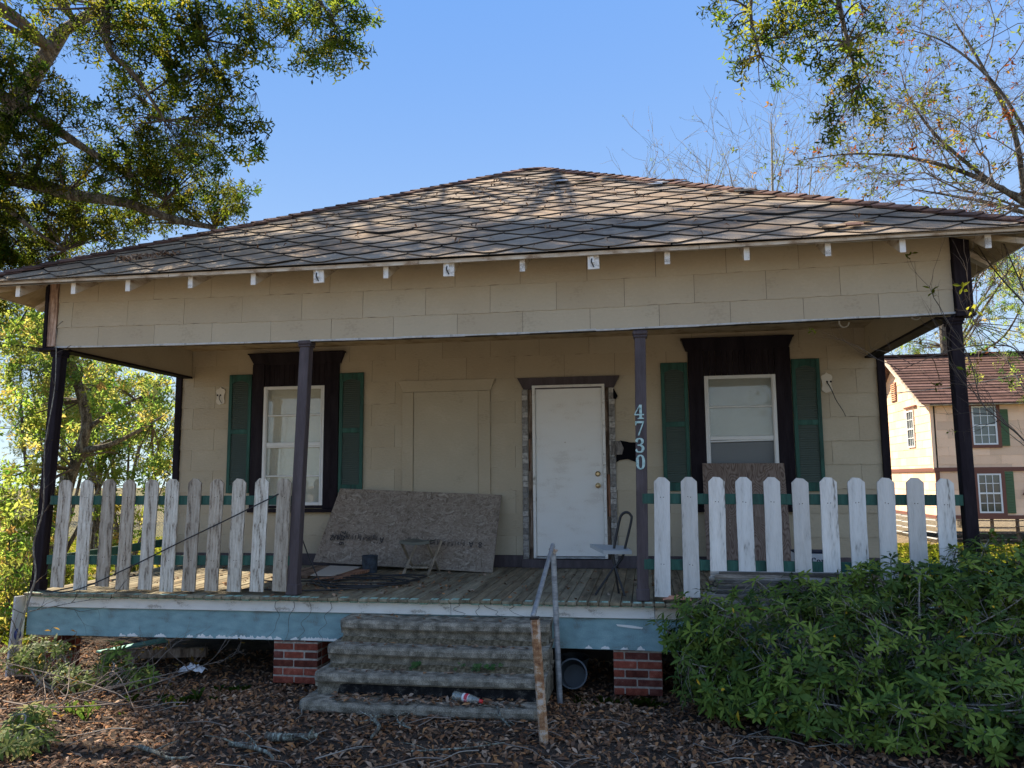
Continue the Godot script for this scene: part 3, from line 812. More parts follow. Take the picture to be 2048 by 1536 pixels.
func make_roof(h: Node3D):
	var roof := obj("roof", G.new(), M.felt, h)
	var c := cos(TH)
	var smax := 4.82 / c
	var xl := -0.52; var xr := 9.16
	var al := Vector3(4.3, 3.79 + 4.82 * tan(TH), -4.35); var ar := Vector3(4.6, al.y, -4.35)
	var cl := Vector3(xl, 3.79, 0.47); var cr := Vector3(xr, 3.79, 0.47)
	var bl := Vector3(xl, 3.79, -9.6); var br := Vector3(xr, 3.79, -9.6)
	var dn := Vector3(0, -0.03, 0)
	var g := G.new()
	g.quad(cl, cr, ar, al)
	g.quad(br, bl, al, ar); g.tri(bl, cl, al); g.tri(cr, br, ar)
	obj("felt", g, M.felt, roof)
	g = G.new()
	g.tri(bl + Vector3(0, 0.012, 0), cl + Vector3(0, 0.012, 0), al + Vector3(0, 0.012, 0)); g.tri(cr + Vector3(0, 0.012, 0), br + Vector3(0, 0.012, 0), ar + Vector3(0, 0.012, 0))
	g.quad(br + Vector3(0, 0.012, 0), bl + Vector3(0, 0.012, 0), al + Vector3(0, 0.012, 0), ar + Vector3(0, 0.012, 0))
	obj("far_slope", g, M.shingle[0], roof)
	# underside boards of the eaves
	for i in 5:
		var s0 := i * 0.115; var s1 := s0 + 0.11
		g = G.new()
		var a := -0.5 + s0 * c; var b := 9.14 - s0 * c
		var y0 := 3.765 + s0 * sin(TH); var y1 := 3.765 + s1 * sin(TH)
		var za := 0.455 - s0 * c; var zb := 0.455 - s1 * c
		for t in [0.0, -0.014]:
			var p := [Vector3(a, y0 + t, za), Vector3(b, y0 + t, za), Vector3(b - (s1 - s0) * c, y1 + t, zb), Vector3(a + (s1 - s0) * c, y1 + t, zb)]
			if t == 0.0: g.quad(p[0], p[1], p[2], p[3])
			else: g.quad(p[3], p[2], p[1], p[0])
		obj("eave_board", g, M.soffit, roof)
		for side in [[xl + 0.02, 1.0], [xr - 0.02, -1.0]]:
			g = G.new()
			var u0: float = side[0] + side[1] * s0 * c; var u1: float = side[0] + side[1] * s1 * c
			var p := [Vector3(u0, y0 - 0.012, 0.45 - s0 * c), Vector3(u1, y1 - 0.012, 0.45 - s1 * c), Vector3(u1, y1 - 0.012, -9.5), Vector3(u0, y0 - 0.012, -9.5)]
			g.quad(p[0], p[1], p[2], p[3]); g.quad(p[3] + dn * 0.4, p[2] + dn * 0.4, p[1] + dn * 0.4, p[0] + dn * 0.4)
			obj("eave_board", g, M.soffit, roof)
	# fascia strips
	for s in [[-0.52, 1.62], [1.625, 4.05], [4.055, 6.5], [6.505, 9.16]]:
		g = G.new()
		var n := 6
		for i in n:
			var a := lerpf(s[0], s[1], float(i) / n); var b := lerpf(s[0], s[1], float(i + 1) / n)
			g.slab(PackedVector2Array([Vector2(a, 3.764 + 0.5 * sag(a)), Vector2(b, 3.764 + 0.5 * sag(b)), Vector2(b, 3.797 + 0.45 * sag(b)), Vector2(a, 3.797 + 0.45 * sag(a))]), 0.437, 0.459)
		obj("fascia_strip", g, M.creamboard, roof)
	for x in [-0.512, 9.152]:
		g = G.new(); g.box(Vector3(x, 3.755, -4.57), Vector3(0.02, 0.045, 10.0)); obj("fascia_strip", g, M.creamboard, roof)
	# rafter tails
	for x in [-0.02, 0.585, 1.165, 1.815, 2.45, 3.09, 3.735, 4.33, 4.985, 5.61, 6.238, 6.895, 7.547, 8.127, 8.772]:
		g = G.new()
		var q := PackedVector2Array([Vector2(-0.40, 3.655), Vector2(-0.40, 3.765), Vector2(0.05, 4.0), Vector2(0.05, 3.9)])
		g.slab(q, -0.022, 0.022, Transform3D(Basis(Vector3.UP, PI / 2) , Vector3(x, 0, 0)))
		obj("rafter_tail", g, M.creamboard, roof)
		g = G.new(); g.box(Vector3(x, 3.711, 0.402), Vector3(0.046, 0.11, 0.006)); obj("painted_rafter_end", g, M.white, roof)
	for s in [[0.1, -0.42, 0.1, 0.4], [8.55, 9.05, 0.1, 0.4]]:   # hip rafters at the corners
		g = G.new(); g.bar(Vector3(s[0], 3.92, 0.0), Vector3(s[1], 3.69, s[3]), 0.1, 0.045, Vector3.UP); obj("hip_rafter", g, M.soffit, roof)
	for z in [-0.35, -0.95, -1.55, -2.15, -2.75]:
		for s in [[0.0, -0.42], [8.7, 9.06]]:
			g = G.new(); g.bar(Vector3(s[0], 3.93, z), Vector3(s[1], 3.7, z), 0.09, 0.045, Vector3.UP); obj("rafter_tail", g, M.creamboard, roof)
	# mounting plates of removed floodlights
	for x in [3.102, 4.325, 5.61]:
		g = G.new(); g.box(Vector3(x, 3.70, 0.418), Vector3(0.1, 0.125, 0.02), Basis(Vector3.BACK, rr(-0.05, 0.05)), 0.004)
		var pl := obj("floodlight_mount", g, M.white, roof)
		g = G.new(); g.box(Vector3(x - 0.01, 3.725, 0.433), Vector3(0.03, 0.065, 0.012), Basis(Vector3.BACK, 0.15), 0.003); obj("bracket", g, M.alu, pl)
		g = G.new(); g.tube(curve([Vector3(x - 0.012, 3.73, 0.436), Vector3(x - 0.016, 3.70, 0.443), Vector3(x - 0.004, 3.67, 0.44), Vector3(x + 0.004, 3.655, 0.434)], 4), 0.0065, 0.005, 5); obj("cut_wire", g, M.rubber, pl)
	# hexagonal shingles, lapped
	var xf := roof_xf()
	var region := PackedVector2Array([Vector2(xl + 0.01, -0.016), Vector2(xr - 0.01, -0.016), Vector2(4.61, smax), Vector2(4.29, smax)])
	var hexa := [Vector2(-0.045, 0), Vector2(0.045, 0), Vector2(0.257, 0.2), Vector2(0.257, 0.30), Vector2(0.045, 0.47), Vector2(-0.045, 0.47), Vector2(-0.257, 0.30), Vector2(-0.257, 0.2)]
	var row := -1
	while row * 0.2345 < smax:
		var s0 := row * 0.2345 + 0.0
		var col := -8
		while col < 14:
			var cx := 3.65 + col * 0.525 + (0.2625 if posmod(row, 2) == 1 else 0.0) + rr(-0.008, 0.008)
			col += 1
			var p := PackedVector2Array()
			var tw := rr(-0.02, 0.02)
			for q in hexa: p.append(Vector2(cx, s0) + (q as Vector2).rotated(tw) + Vector2(0, rr(-0.004, 0.004)))
			for piece in Geometry2D.intersect_polygons(p, region):
				if Geometry2D.triangulate_polygon(piece).is_empty(): continue
				var area := 0.0
				for i in piece.size(): area += piece[i].cross(piece[(i + 1) % piece.size()])
				if absf(area) < 0.006: continue
				var lift := rr(0.0, 0.005) + (rr(0.006, 0.014) if rng.randf() < 0.03 else 0.0)
				var t := Transform3D(Basis(Vector3.RIGHT, -0.056 - lift * 1.6), Vector3(0, s0, 0.034 + lift)) * Transform3D(Basis(), Vector3(0, -s0, 0))
				g = G.new()
				g.slab(piece, -0.004, 0.0, xf * t)
				obj("shingle", g, M.shingle[rng.randi() % 4], roof)
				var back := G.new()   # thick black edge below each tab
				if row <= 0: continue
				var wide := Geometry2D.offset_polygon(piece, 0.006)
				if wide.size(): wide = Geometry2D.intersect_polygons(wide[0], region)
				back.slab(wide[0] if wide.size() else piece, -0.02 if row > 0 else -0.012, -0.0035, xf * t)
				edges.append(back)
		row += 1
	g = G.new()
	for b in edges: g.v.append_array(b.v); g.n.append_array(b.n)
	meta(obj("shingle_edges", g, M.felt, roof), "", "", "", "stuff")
	# hip and ridge caps
	for hip in [[cl, al], [cr, ar], [al, ar]]:
		var a: Vector3 = hip[0]; var b: Vector3 = hip[1]
		var len := a.distance_to(b)
		var d := (b - a).normalized()
		var flat := Vector3.UP.cross(d).normalized()
		var nrm := d.cross(flat).normalized()
		if nrm.y < 0: nrm = -nrm
		var n := int(len / 0.165)
		for i in n + 1:
			var o := a + d * (i * 0.165)
			var e := o + d * 0.3
			var lift := 0.062 + rr(0, 0.006)
			var w := 0.115 + rr(-0.006, 0.006)
			g = G.new()
			var fall := 0.4 * w
			for sgn in [1.0, -1.0]:
				var p0 := o + nrm * lift; var p1 := e + nrm * 0.04
				var q0: Vector3 = o + flat * w * sgn + nrm * (lift - fall); var q1: Vector3 = e + flat * w * sgn + nrm * (0.04 - fall)
				var th := nrm * 0.008
				if sgn > 0: g.quad(p0, p1, q1, q0); g.quad(p0 - th, p0, q0, q0 - th); g.quad(q0, q1, q1 - th, q0 - th)
				else: g.quad(q0, q1, p1, p0); g.quad(p0, p0 - th, q0 - th, q0); g.quad(q1, q0, q0 - th, q1 - th)
			obj("ridge_cap", g, M.cap[rng.randi() % 3], roof)
	# torn patches and wind-blown debris on the slope
	for q in [[7.75, 0.28, 0.2], [5.25, 3.9, 0.35], [6.3, 3.2, 0.3], [7.0, 2.3, 0.25]]:
		for k in 7:
			g = G.new()
			var ce := Vector2(q[0] + rr(-1, 1) * q[2], q[1] + rr(-0.4, 0.4) * q[2])
			var p := PackedVector2Array()
			for t in 6: p.append(ce + Vector2(rr(0.03, 0.09), 0).rotated(TAU * t / 6.0) * Vector2(1.6, 0.8))
			for t in p.size(): p[t] -= ce
			g.slab(p, 0.0, 0.006, xf * Transform3D(Basis(Vector3.RIGHT, rr(-0.05, 0.05)), Vector3(ce.x, ce.y, 0.042 + 0.004 * k)))
			obj("torn_shingle", g, [M.shingle[1], M.galv, M.felt, M.cap[1]][rng.randi() % 4], roof)
var edges := []

# ---------------------------------------------------------------- railings, steps, things on the porch
func picket(parent: Node, xt: float, xb: float, yt: float, yb: float, z: float, w: float, m: Material, lean := 0.0):
	var g := G.new()
	var h := yt - yb
	var c := w * 0.3
	var p := PackedVector2Array()
	var n := 5
	p.append(Vector2(-w / 2, 0)); p.append(Vector2(w / 2, 0))
	for i in range(1, n): p.append(Vector2(w / 2 + rr(-0.0025, 0.001), (h - c) * i / n))
	p.append(Vector2(w / 2, h - c)); p.append(Vector2(w / 2 - c, h - rr(0, 0.006))); p.append(Vector2(-w / 2 + c, h)); p.append(Vector2(-w / 2, h - c))
	for i in range(1, n): p.append(Vector2(-w / 2 + rr(-0.001, 0.0025), (h - c) * (n - i) / n))
	var ang := atan2(xb - xt, h)
	var xf := Transform3D(Basis(Vector3.BACK, ang) * Basis(Vector3.RIGHT, lean) * Basis(Vector3.UP, rr(-0.03, 0.03)), Vector3(xb, yb, z))
	g.slab(p, 0, 0.019, xf)
	var o := obj("picket", g, m, parent)
	g = G.new()
	for e in [0.835, 0.27] if h > 0.9 else [0.75]:
		for s in [-0.012, 0.012]:
			g.lathe([Vector2(0, 0.0), Vector2(0.0042, 0.0002), Vector2(0.0045, -0.004)], 6, xf * Transform3D(Basis(Vector3.RIGHT, PI / 2), Vector3(s, h * e + rr(-0.006, 0.006), 0.0198)))
	obj("nail_heads", g, M.rust_dark, o)

func make_railings():
	M.rust_dark = plain(0.03, 0.02, 0.015, 0.9)
	var a := thing("picket_railing", "weathered grey picket railing with green rails left of the steps", "railing", Vector3(1.4, DECK, 0.0), "picket railings on the porch edge")
	var g := G.new()
	g.box(Vector3(1.42, 1.665, -0.012), Vector3(2.55, 0.088, 0.036), Basis(Vector3.BACK, -0.004), 0.003); obj("top_rail", g, M.green, a)
	g = G.new(); g.box(Vector3(1.42, 1.094, -0.012), Vector3(2.55, 0.09, 0.036), Basis(Vector3.BACK, 0.005), 0.003); obj("bottom_rail", g, M.green, a)
	var gt := tones(M.picket_grey, 4, 0.22, 0.03)
	var xs := [0.322, 0.563, 0.806, 1.022, 1.262, 1.487, 1.717, 1.949, 2.176, 2.41, 2.635]
	var xb := [0.291, 0.543, 0.776, 0.992, 1.232, 1.458, 1.687, 1.92, 2.151, 2.379, 2.605]
	var yb := [0.825, 0.804, 0.84, 0.814, 0.817, 0.801, 0.809, 0.816, 0.811, 0.814, 0.822]
	for i in 11: picket(a, xs[i], xb[i], 1.868 + rr(-0.004, 0.008), yb[i], 0.012, 0.137, gt[(i * 7 + 1) % 4], rr(-0.01, 0.01))
	var b := thing("picket_railing", "white picket railing with green rails between house number post and azalea", "railing", Vector3(7.3, DECK, 0.0), "picket railings on the porch edge")
	g = G.new(); g.box(Vector3(7.28, 1.652, -0.012), Vector3(2.62, 0.09, 0.036), Basis(Vector3.BACK, -0.009), 0.003); obj("top_rail", g, M.green, b)
	g = G.new(); g.box(Vector3(7.28, 1.087, -0.012), Vector3(2.62, 0.09, 0.036), Basis(Vector3.BACK, -0.008), 0.003); obj("bottom_rail", g, M.green, b)
	var wt := tones(M.picket_white, 4, 0.12, 0.01)
	xs = [6.145, 6.374, 6.609, 6.835, 7.067, 7.3, 7.528, 7.752, 7.988, 8.215, 8.45]
	xb = [6.123, 6.37, 6.598, 6.836, 7.065, 7.297, 7.523, 7.749, 7.975, 8.208, 8.436]
	for i in 11: picket(b, xs[i], xb[i], 1.853 - 0.0031 * i + rr(-0.004, 0.006), 0.825 if i < 2 else 0.98 + rr(-0.01, 0.02), 0.012, 0.137, wt[(i * 5 + 2) % 4], rr(-0.008, 0.008))
	var c := thing("loose_rail", "sagging green side rail behind the grey pickets", "rail", Vector3(0.0, DECK, -1.4))
	g = G.new(); g.bar(Vector3(0.0, 1.06, -0.42), Vector3(-0.02, 1.08, -2.42), 0.036, 0.09, Vector3.UP, 0.003); obj("rail_board", g, M.green, c)
	g = G.new(); g.bar(Vector3(0.03, 1.0, -0.1), Vector3(0.0, 1.025, -0.5), 0.036, 0.05, Vector3.UP, 0.003); obj("rail_stub", g, M.green, c)

func make_steps():
	var s := thing("concrete_steps", "four worn grey concrete porch steps with rounded nosings", "steps", Vector3(4.2, 0, 0.5))
	var data := [[0.632, 0.345, 3.325, 5.175], [0.452, 0.53, 3.285, 5.18], [0.272, 0.725, 3.255, 5.18], [0.092, 0.925, 3.215, 5.15]]
	for i in 4:
		var t: float = data[i][0]; var zf: float = data[i][1]; var x0: float = data[i][2]; var x1: float = data[i][3]
		# cast slab with a rounded nosing, in short lengths that wander a little
		var g := G.new()
		var n := 64
		var ring := []
		for k in n + 1:
			var x := lerpf(x0, x1, float(k) / n)
			var w := 0.0035 * soft.get_noise_2d(x * 90.0, i * 50.0)
			var chip := maxf(0.0, soft.get_noise_2d(x * 420.0 + 40.0, i * 70.0) - 0.3) * 0.02
			var dip := -0.008 * sin(PI * float(k) / n)
			var y := t + w + dip
			var end := 0.03 if k == 0 or k == n else 0.0
			ring.append([Vector3(x, y + 0.004, 0.03), Vector3(x, y, zf - 0.03 - end - chip), Vector3(x, y - 0.007 - chip, zf - 0.01 - end - chip), Vector3(x, y - 0.025 - chip, zf - end - chip), Vector3(x, y - 0.062, zf - 0.002 - end), Vector3(x, y - 0.078, zf - 0.016 - end), Vector3(x, y - 0.083, zf - 0.05), Vector3(x, y - 0.12, zf - 0.055)])
		for k in n:
			for q in 7: g.quad(ring[k][q], ring[k][q + 1], ring[k + 1][q + 1], ring[k + 1][q])
		for e in [0, n]:
			for q in range(1, 7):
				if e == 0: g.tri(ring[e][0], ring[e][q + 1], ring[e][q])
				else: g.tri(ring[e][0], ring[e][q], ring[e][q + 1])
		obj("step_slab", g, M.concrete, s)
		g = G.new()
		var yb: float = maxf(t - 0.25, -0.2)
		g.box(Vector3((x0 + x1) / 2, (t - 0.09 + yb) / 2, (zf - 0.055) / 2), Vector3(x1 - x0 - 0.03, t - 0.09 - yb, zf - 0.06), Basis(), 0.006)
		obj("riser", g, M.concrete, s)
		if i == 2:
			g = G.new()
			var p := PackedVector2Array([Vector2(x0 + 0.2, t - 0.165), Vector2(x0 + 0.22, t - 0.1), Vector2(x0 + 0.34, t - 0.08), Vector2(x1 - 0.02, t - 0.078), Vector2(x1 - 0.02, t - 0.185), Vector2(x0 + 0.9, t - 0.185)])
			g.slab(p, -0.02, 0.004, Transform3D(Basis(), Vector3(0, 0, zf - 0.042)))
			obj("tar_coated_face", g, M.tar, s)
		# exposed gravel where riser meets tread
		if i < 2:
			g = G.new()
			for k in 22:
				var a := lerpf(x0 + 0.02, x1 - 0.03, k / 22.0); var b := lerpf(x0 + 0.02, x1 - 0.03, (k + 1) / 22.0)
				var y: float = data[i + 1][0] - 0.006
				var h0 := 0.035 + 0.02 * soft.get_noise_1d(a * 200.0 + i * 99.0); var h1 := 0.035 + 0.02 * soft.get_noise_1d(b * 200.0 + i * 99.0)
				g.quad(Vector3(a, y, zf + 0.0 + h0 * 0.5), Vector3(b, y, zf + 0.0 + h1 * 0.5), Vector3(b, y + h1, zf - 0.058), Vector3(a, y + h0, zf - 0.058))
			obj("gravel_fillet", g, M.gravel, s)
	for p in [[4.08, 0.375, 0.5], [4.6, 0.37, 0.5], [4.68, 0.365, 0.5]]:
		pass
	# handrail
	var h := thing("handrail", "rusty pipe handrail with two posts beside the concrete steps", "handrail", Vector3(5.22, 0, 0.8))
	var g := G.new()
	g.bar(Vector3(5.262, -0.1, 1.385), Vector3(5.192, 0.845, 1.34), 0.06, 0.062, Vector3.RIGHT, 0.012); obj("rusty_post", g, M.rust, h)
	g = G.new(); g.box(Vector3(5.19, 0.85, 1.34), Vector3(0.066, 0.016, 0.06), Basis(Vector3.BACK, 0.07), 0.004); obj("rust_flange", g, M.rust_dark, h)
	g = G.new(); g.tube([Vector3(5.245, -0.1, 0.23), Vector3(5.206, 1.235, 0.255)], 0.026, 0.024, 10); obj("galvanized_post", g, M.galv, h)
	g = G.new(); g.tube(curve([Vector3(5.178, 0.865, 1.335), Vector3(5.184, 0.91, 1.25), Vector3(5.2, 1.235, 0.36), Vector3(5.203, 1.278, 0.275), Vector3(5.206, 1.262, 0.24)], 4), 0.019, 0.018, 8); obj("sloping_rail", g, M.galv, h)
	g = G.new(); g.box(Vector3(5.208, 1.238, 0.262), Vector3(0.075, 0.02, 0.06), Basis(Vector3.BACK, -0.2), 0.005); g.box(Vector3(5.222, 1.225, 0.27), Vector3(0.03, 0.035, 0.03), Basis(Vector3.BACK, -0.5), 0.004); obj("bracket", g, M.rust, h)

func hexa(g: G, a: Vector3, b: Vector3, c: Vector3, d: Vector3, t: float):
	# a sheet with the four corners (anticlockwise from the front) and thickness behind it
	var n := (b - a).cross(d - a).normalized() * -t
	g.quad(a, b, c, d); g.quad(d + n, c + n, b + n, a + n)
	g.quad(a + n, b + n, b, a); g.quad(b + n, c + n, c, b); g.quad(c + n, d + n, d, c); g.quad(d + n, a + n, a, d)

func crumple(g: G, at: Vector3, r: Vector3, sd: int):
	var nz := FastNoiseLite.new(); nz.seed = sd; nz.frequency = 0.8; nz.noise_type = FastNoiseLite.TYPE_CELLULAR
	var n := 9
	var pt := []
	for i in n:
		var row := []
		for j in n:
			var u := i / (n - 1.0) * 2 - 1; var w := j / (n - 1.0) * 2 - 1
			row.append(at + Vector3(u * r.x, r.y * (0.9 + nz.get_noise_2d(u * 3.0, w * 3.0)) * (1.1 - 0.6 * (u * u + w * w)), w * r.z) + Vector3(nz.get_noise_2d(u * 5, w * 5 + 9), 0, nz.get_noise_2d(u * 5 + 7, w * 5)) * r.x * 0.25)
		pt.append(row)
	for i in n - 1:
		for j in n - 1:
			g.tri(pt[i][j], pt[i][j + 1], pt[i + 1][j + 1]); g.tri(pt[i][j], pt[i + 1][j + 1], pt[i + 1][j])

func make_props():
	# OSB sheet
	var o := thing("strand_board", "large brown strand board sheet leaning on the wall beside the door", "board", Vector3(3.2, DECK, -2.0))
	var A := Vector3(1.985, 0.86, -2.2); var B := Vector3(4.262, 0.79, -1.9); var C := Vector3(4.273, 1.652, -2.46); var D := Vector3(2.213, 1.742, -2.46)
	var g := G.new(); hexa(g, A, B, C, D, 0.012); obj("sheet", g, M.osb, o)
	var ex := (B - A).normalized(); var nn := (B - A).cross(D - A).normalized(); var ey := nn.cross(ex)
	var mk := G.new()
	var font := SystemFont.new(); font.font_names = ["Droid Sans"]; font.font_weight = 700
	for run in [[0.13, 0.74], [1.13, 1.86]]:
		var x: float = run[0]
		while x < run[1]:
			var hh := rr(0.035, 0.08)
			var w := rr(0.004, 0.011)
			var lo := 0.275 + rr(-0.005, 0.02)
			if rng.randf() < 0.85:
				var c := A + ex * (x + 0.06) + ey * (lo + 0.02 - 0.012 * x) + nn * 0.0015
				mk.quad(c, c + ex * w, c + ex * w + ey * hh, c + ey * hh)
				if rng.randf() < 0.3: mk.quad(c + ey * 0.02, c + ex * (w + 0.012) + ey * 0.02, c + ex * (w + 0.012) + ey * 0.028, c + ey * 0.028)
			x += w + rr(0.006, 0.013)
	obj("printed_grade_marks", mk, M.ink, o)
	for t in [["7/16", 0.27], ["A", 0.80], ["A", 1.94], ["1/2", 0.17], ["8", 2.05]]:
		var tm := TextMesh.new(); tm.text = t[0]; tm.font = font; tm.font_size = 64; tm.pixel_size = 0.065 / 46.0; tm.depth = 0.001
		var q := obj("printed_characters", tm, M.ink, o)
		var rot := Basis(ex, ey, nn) * Basis(Vector3.BACK, -PI / 2 if t[0] == "7/16" else PI + 0.1)
		put(q, Transform3D(rot, A + ex * (t[1] + 0.06) + ey * 0.31 + nn * 0.002))
	# plywood by the right window
	o = thing("plywood_sheet", "plywood sheet with dark wavy grain under the broken window", "board", Vector3(7.11, DECK, -2.3))
	g = G.new(); hexa(g, Vector3(6.662, 0.815, -2.2), Vector3(7.59, 0.80, -2.2), Vector3(7.578, 2.0, -2.425), Vector3(6.662, 2.008, -2.425), 0.014); obj("sheet", g, M.plywood, o)
	g = G.new()
	for k in 7:
		var p := Vector3(6.72 + k * 0.13 + rr(-0.03, 0.03), rr(1.5, 1.95), 0)
		p.z = lerpf(-2.2, -2.425, (p.y - 0.81) / 1.19)
		g.lathe([Vector2(0, 0.003), Vector2(rr(0.007, 0.014), 0.0025), Vector2(0.015, 0)], 8, Transform3D(Basis(Vector3.RIGHT, PI / 2 - 0.187), p))
	obj("knots", g, M.oldwood, o)
	# paint bucket
	o = thing("paint_can", "dark blue metal can standing in front of the strand board", "can", Vector3(2.835, DECK, -1.83))
	g = G.new(); g.lathe([Vector2(0, 0.004), Vector2(0.084, 0.004), Vector2(0.09, 0.0), Vector2(0.092, 0.006), Vector2(0.088, 0.012), Vector2(0.09, 0.18), Vector2(0.094, 0.186), Vector2(0.094, 0.194), Vector2(0.088, 0.196), Vector2(0.086, 0.19), Vector2(0.085, 0.05), Vector2(0, 0.05)], 28, Transform3D(Basis(), Vector3(2.835, DECK, -1.83)))
	var cm := mat(paint(field(128, [[5, 4, 1, 1, 1], [30, 3, 0.6, 1, 1]], 201, 2.0), 128, ramp([[0.0, 0.02, 0.02, 0.024], [0.5, 0.03, 0.042, 0.058], [1.0, 0.055, 0.07, 0.09]])), 0.4, 0.6)
	obj("body", g, cm, o)
	# folding stool
	o = thing("folding_stool", "small folding camp stool with olive cloth seat and wooden legs", "stool", Vector3(3.45, DECK, -1.85))
	for l in [[Vector3(3.28, DECK, -1.68), Vector3(3.375, 1.135, -1.95)], [Vector3(3.30, DECK, -2.06), Vector3(3.262, 1.14, -1.66)], [Vector3(3.572, DECK, -1.66), Vector3(3.655, 1.14, -1.95)], [Vector3(3.61, DECK, -2.02), Vector3(3.565, 1.14, -1.64)]]:
		g = G.new(); g.bar(l[0], l[1], 0.028, 0.02, Vector3.BACK, 0.004); obj("leg", g, M.greywood2, o)
	g = G.new(); g.bar(Vector3(3.295, 0.86, -1.70), Vector3(3.58, 0.862, -1.69), 0.02, 0.02, Vector3.UP, 0.004); obj("stretcher", g, M.greywood2, o)
	g = G.new(); g.bar(Vector3(3.31, 0.86, -2.0), Vector3(3.61, 0.862, -1.97), 0.02, 0.02, Vector3.UP, 0.004); obj("stretcher", g, M.greywood2, o)
	g = G.new()
	var n := 8
	for i in n:
		for j in n:
			var f := func(u, w): return Vector3(lerpf(3.25, 3.60, u) + 0.075 * w, 1.158 - 0.035 * sin(PI * u) * sin(PI * (0.15 + 0.7 * w)) + 0.012 * absf(u - 0.5), lerpf(-1.62, -1.97, w))
			var u0 := float(i) / n; var u1 := float(i + 1) / n; var w0 := float(j) / n; var w1 := float(j + 1) / n
			g.quad(f.call(u0, w0), f.call(u1, w0), f.call(u1, w1), f.call(u0, w1))
			if j == 0: g.quad(f.call(u0, 0) + Vector3(0, -0.03, 0.002), f.call(u1, 0) + Vector3(0, -0.03, 0.002), f.call(u1, 0), f.call(u0, 0))
	obj("seat_cloth", g, plain(0.14, 0.14, 0.11, 0.9), o)
	# broken folding chair
	o = thing("folding_chair_frame", "black folding chair frame with pale seat slab near the front door", "chair", Vector3(5.68, DECK, -0.4))
	g = G.new(); g.tube(curve([Vector3(5.705, 1.02, -0.42), Vector3(5.692, 1.10, -0.43), Vector3(5.694, 1.18, -0.44), Vector3(5.75, 1.44, -0.47), Vector3(5.778, 1.505, -0.475), Vector3(5.822, 1.525, -0.475), Vector3(5.857, 1.50, -0.47), Vector3(5.862, 1.445, -0.465), Vector3(5.79, 1.17, -0.43), Vector3(5.77, 1.11, -0.42), Vector3(5.70, 1.02, -0.40)], 5), 0.0125, 0.0125, 8); obj("back_loop", g, M.blackpaint, o)
	for l in [[Vector3(5.705, 1.04, -0.41), Vector3(5.521, DECK, -0.335)], [Vector3(5.70, 1.03, -0.42), Vector3(5.732, DECK, -0.45)], [Vector3(5.695, 1.05, -0.41), Vector3(5.79, DECK, -0.31)], [Vector3(5.66, 1.16, -0.45), Vector3(5.71, 1.01, -0.42)]]:
		g = G.new(); g.tube([l[0], l[1]], 0.0105, 0.0105, 8); obj("leg", g, M.blackpaint, o)
	g = G.new(); hexa(g, Vector3(5.602, 1.185, -0.33), Vector3(5.862, 1.185, -0.33), Vector3(5.79, 1.205, -0.62), Vector3(5.462, 1.222, -0.60), 0.034); obj("seat_slab", g, plain(0.42, 0.45, 0.46, 0.6), o)
	# flat boards on the floor
	o = thing("loose_plank", "brown broken board lying under the pale cardboard sheet", "board", Vector3(2.4, DECK, -1.6), "boards lying on the porch floor")
	g = G.new(); hexa(g, Vector3(2.50, DECK + 0.034, -1.02), Vector3(2.80, DECK + 0.04, -1.0), Vector3(2.86, DECK + 0.045, -1.75), Vector3(2.32, DECK + 0.036, -1.9), 0.028); obj("board", g, M.redwood, o)
	o = thing("cardboard_sheet", "pale cardboard sheet lying on the porch floor by the grey post", "cardboard", Vector3(2.5, DECK, -1.5), "boards lying on the porch floor")
	g = G.new(); hexa(g, Vector3(2.42, DECK + 0.05, -1.12), Vector3(2.69, DECK + 0.052, -1.09), Vector3(2.70, DECK + 0.056, -1.92), Vector3(2.25, DECK + 0.05, -2.08), 0.008); obj("sheet", g, plain(0.47, 0.42, 0.36, 0.9), o)
	o = thing("loose_plank", "reddish plank lying left of the pale cardboard sheet", "board", Vector3(2.15, DECK, -1.7), "boards lying on the porch floor")
	g = G.new(); hexa(g, Vector3(1.98, DECK + 0.03, -1.25), Vector3(2.36, DECK + 0.03, -1.18), Vector3(2.22, DECK + 0.034, -2.2), Vector3(2.0, DECK + 0.034, -2.24), 0.024); obj("board", g, M.oldwood2, o)
	# cable coil
	o = thing("cable_coil", "tangled coil of black cable lying on the porch floor", "cable", Vector3(3.1, DECK, -0.85))
	for k in 4:
		var pts := []
		var ce := Vector3(3.08 + rr(-0.12, 0.12), DECK + 0.014 + 0.006 * k, -0.85 + rr(-0.1, 0.1))
		var ra := rr(0.36, 0.58); var rb := rr(0.28, 0.42)
		var ph := rr(0, TAU)
		for i in 22: pts.append(ce + Vector3(cos(ph + TAU * i / 20.0) * ra, rr(0, 0.012), sin(ph + TAU * i / 20.0) * rb) + Vector3(rr(-0.02, 0.02), 0, rr(-0.02, 0.02)))
		g = G.new(); g.tube(curve(pts, 3), 0.0075, 0.0075, 6); obj("loop", g, M.rubber, o)
	for p in [[Vector3(3.5, 0, -0.7), Vector3(3.6, 0, -1.2), Vector3(3.62, 0, -1.42), Vector3(3.35, 0, -1.5), Vector3(3.1, 0, -1.4)], [Vector3(3.4, 0, -0.5), Vector3(3.0, 0, -0.25), Vector3(2.7, 0, -0.15), Vector3(2.3, 0, -0.2), Vector3(2.0, 0, -0.1)], [Vector3(2.6, 0, -0.9), Vector3(2.2, 0, -0.8), Vector3(1.9, 0, -0.9)]]:
		var pts := []
		for q in p: pts.append(q + Vector3(0, DECK + 0.02, 0))
		g = G.new(); g.tube(curve(pts, 5), 0.009, 0.008, 6); obj("loose_end", g, M.rubber, o)
	# hanging cable
	o = thing("hanging_cable", "thin black cable slung diagonally across the grey pickets", "cable", Vector3(1.5, DECK, 0.1))
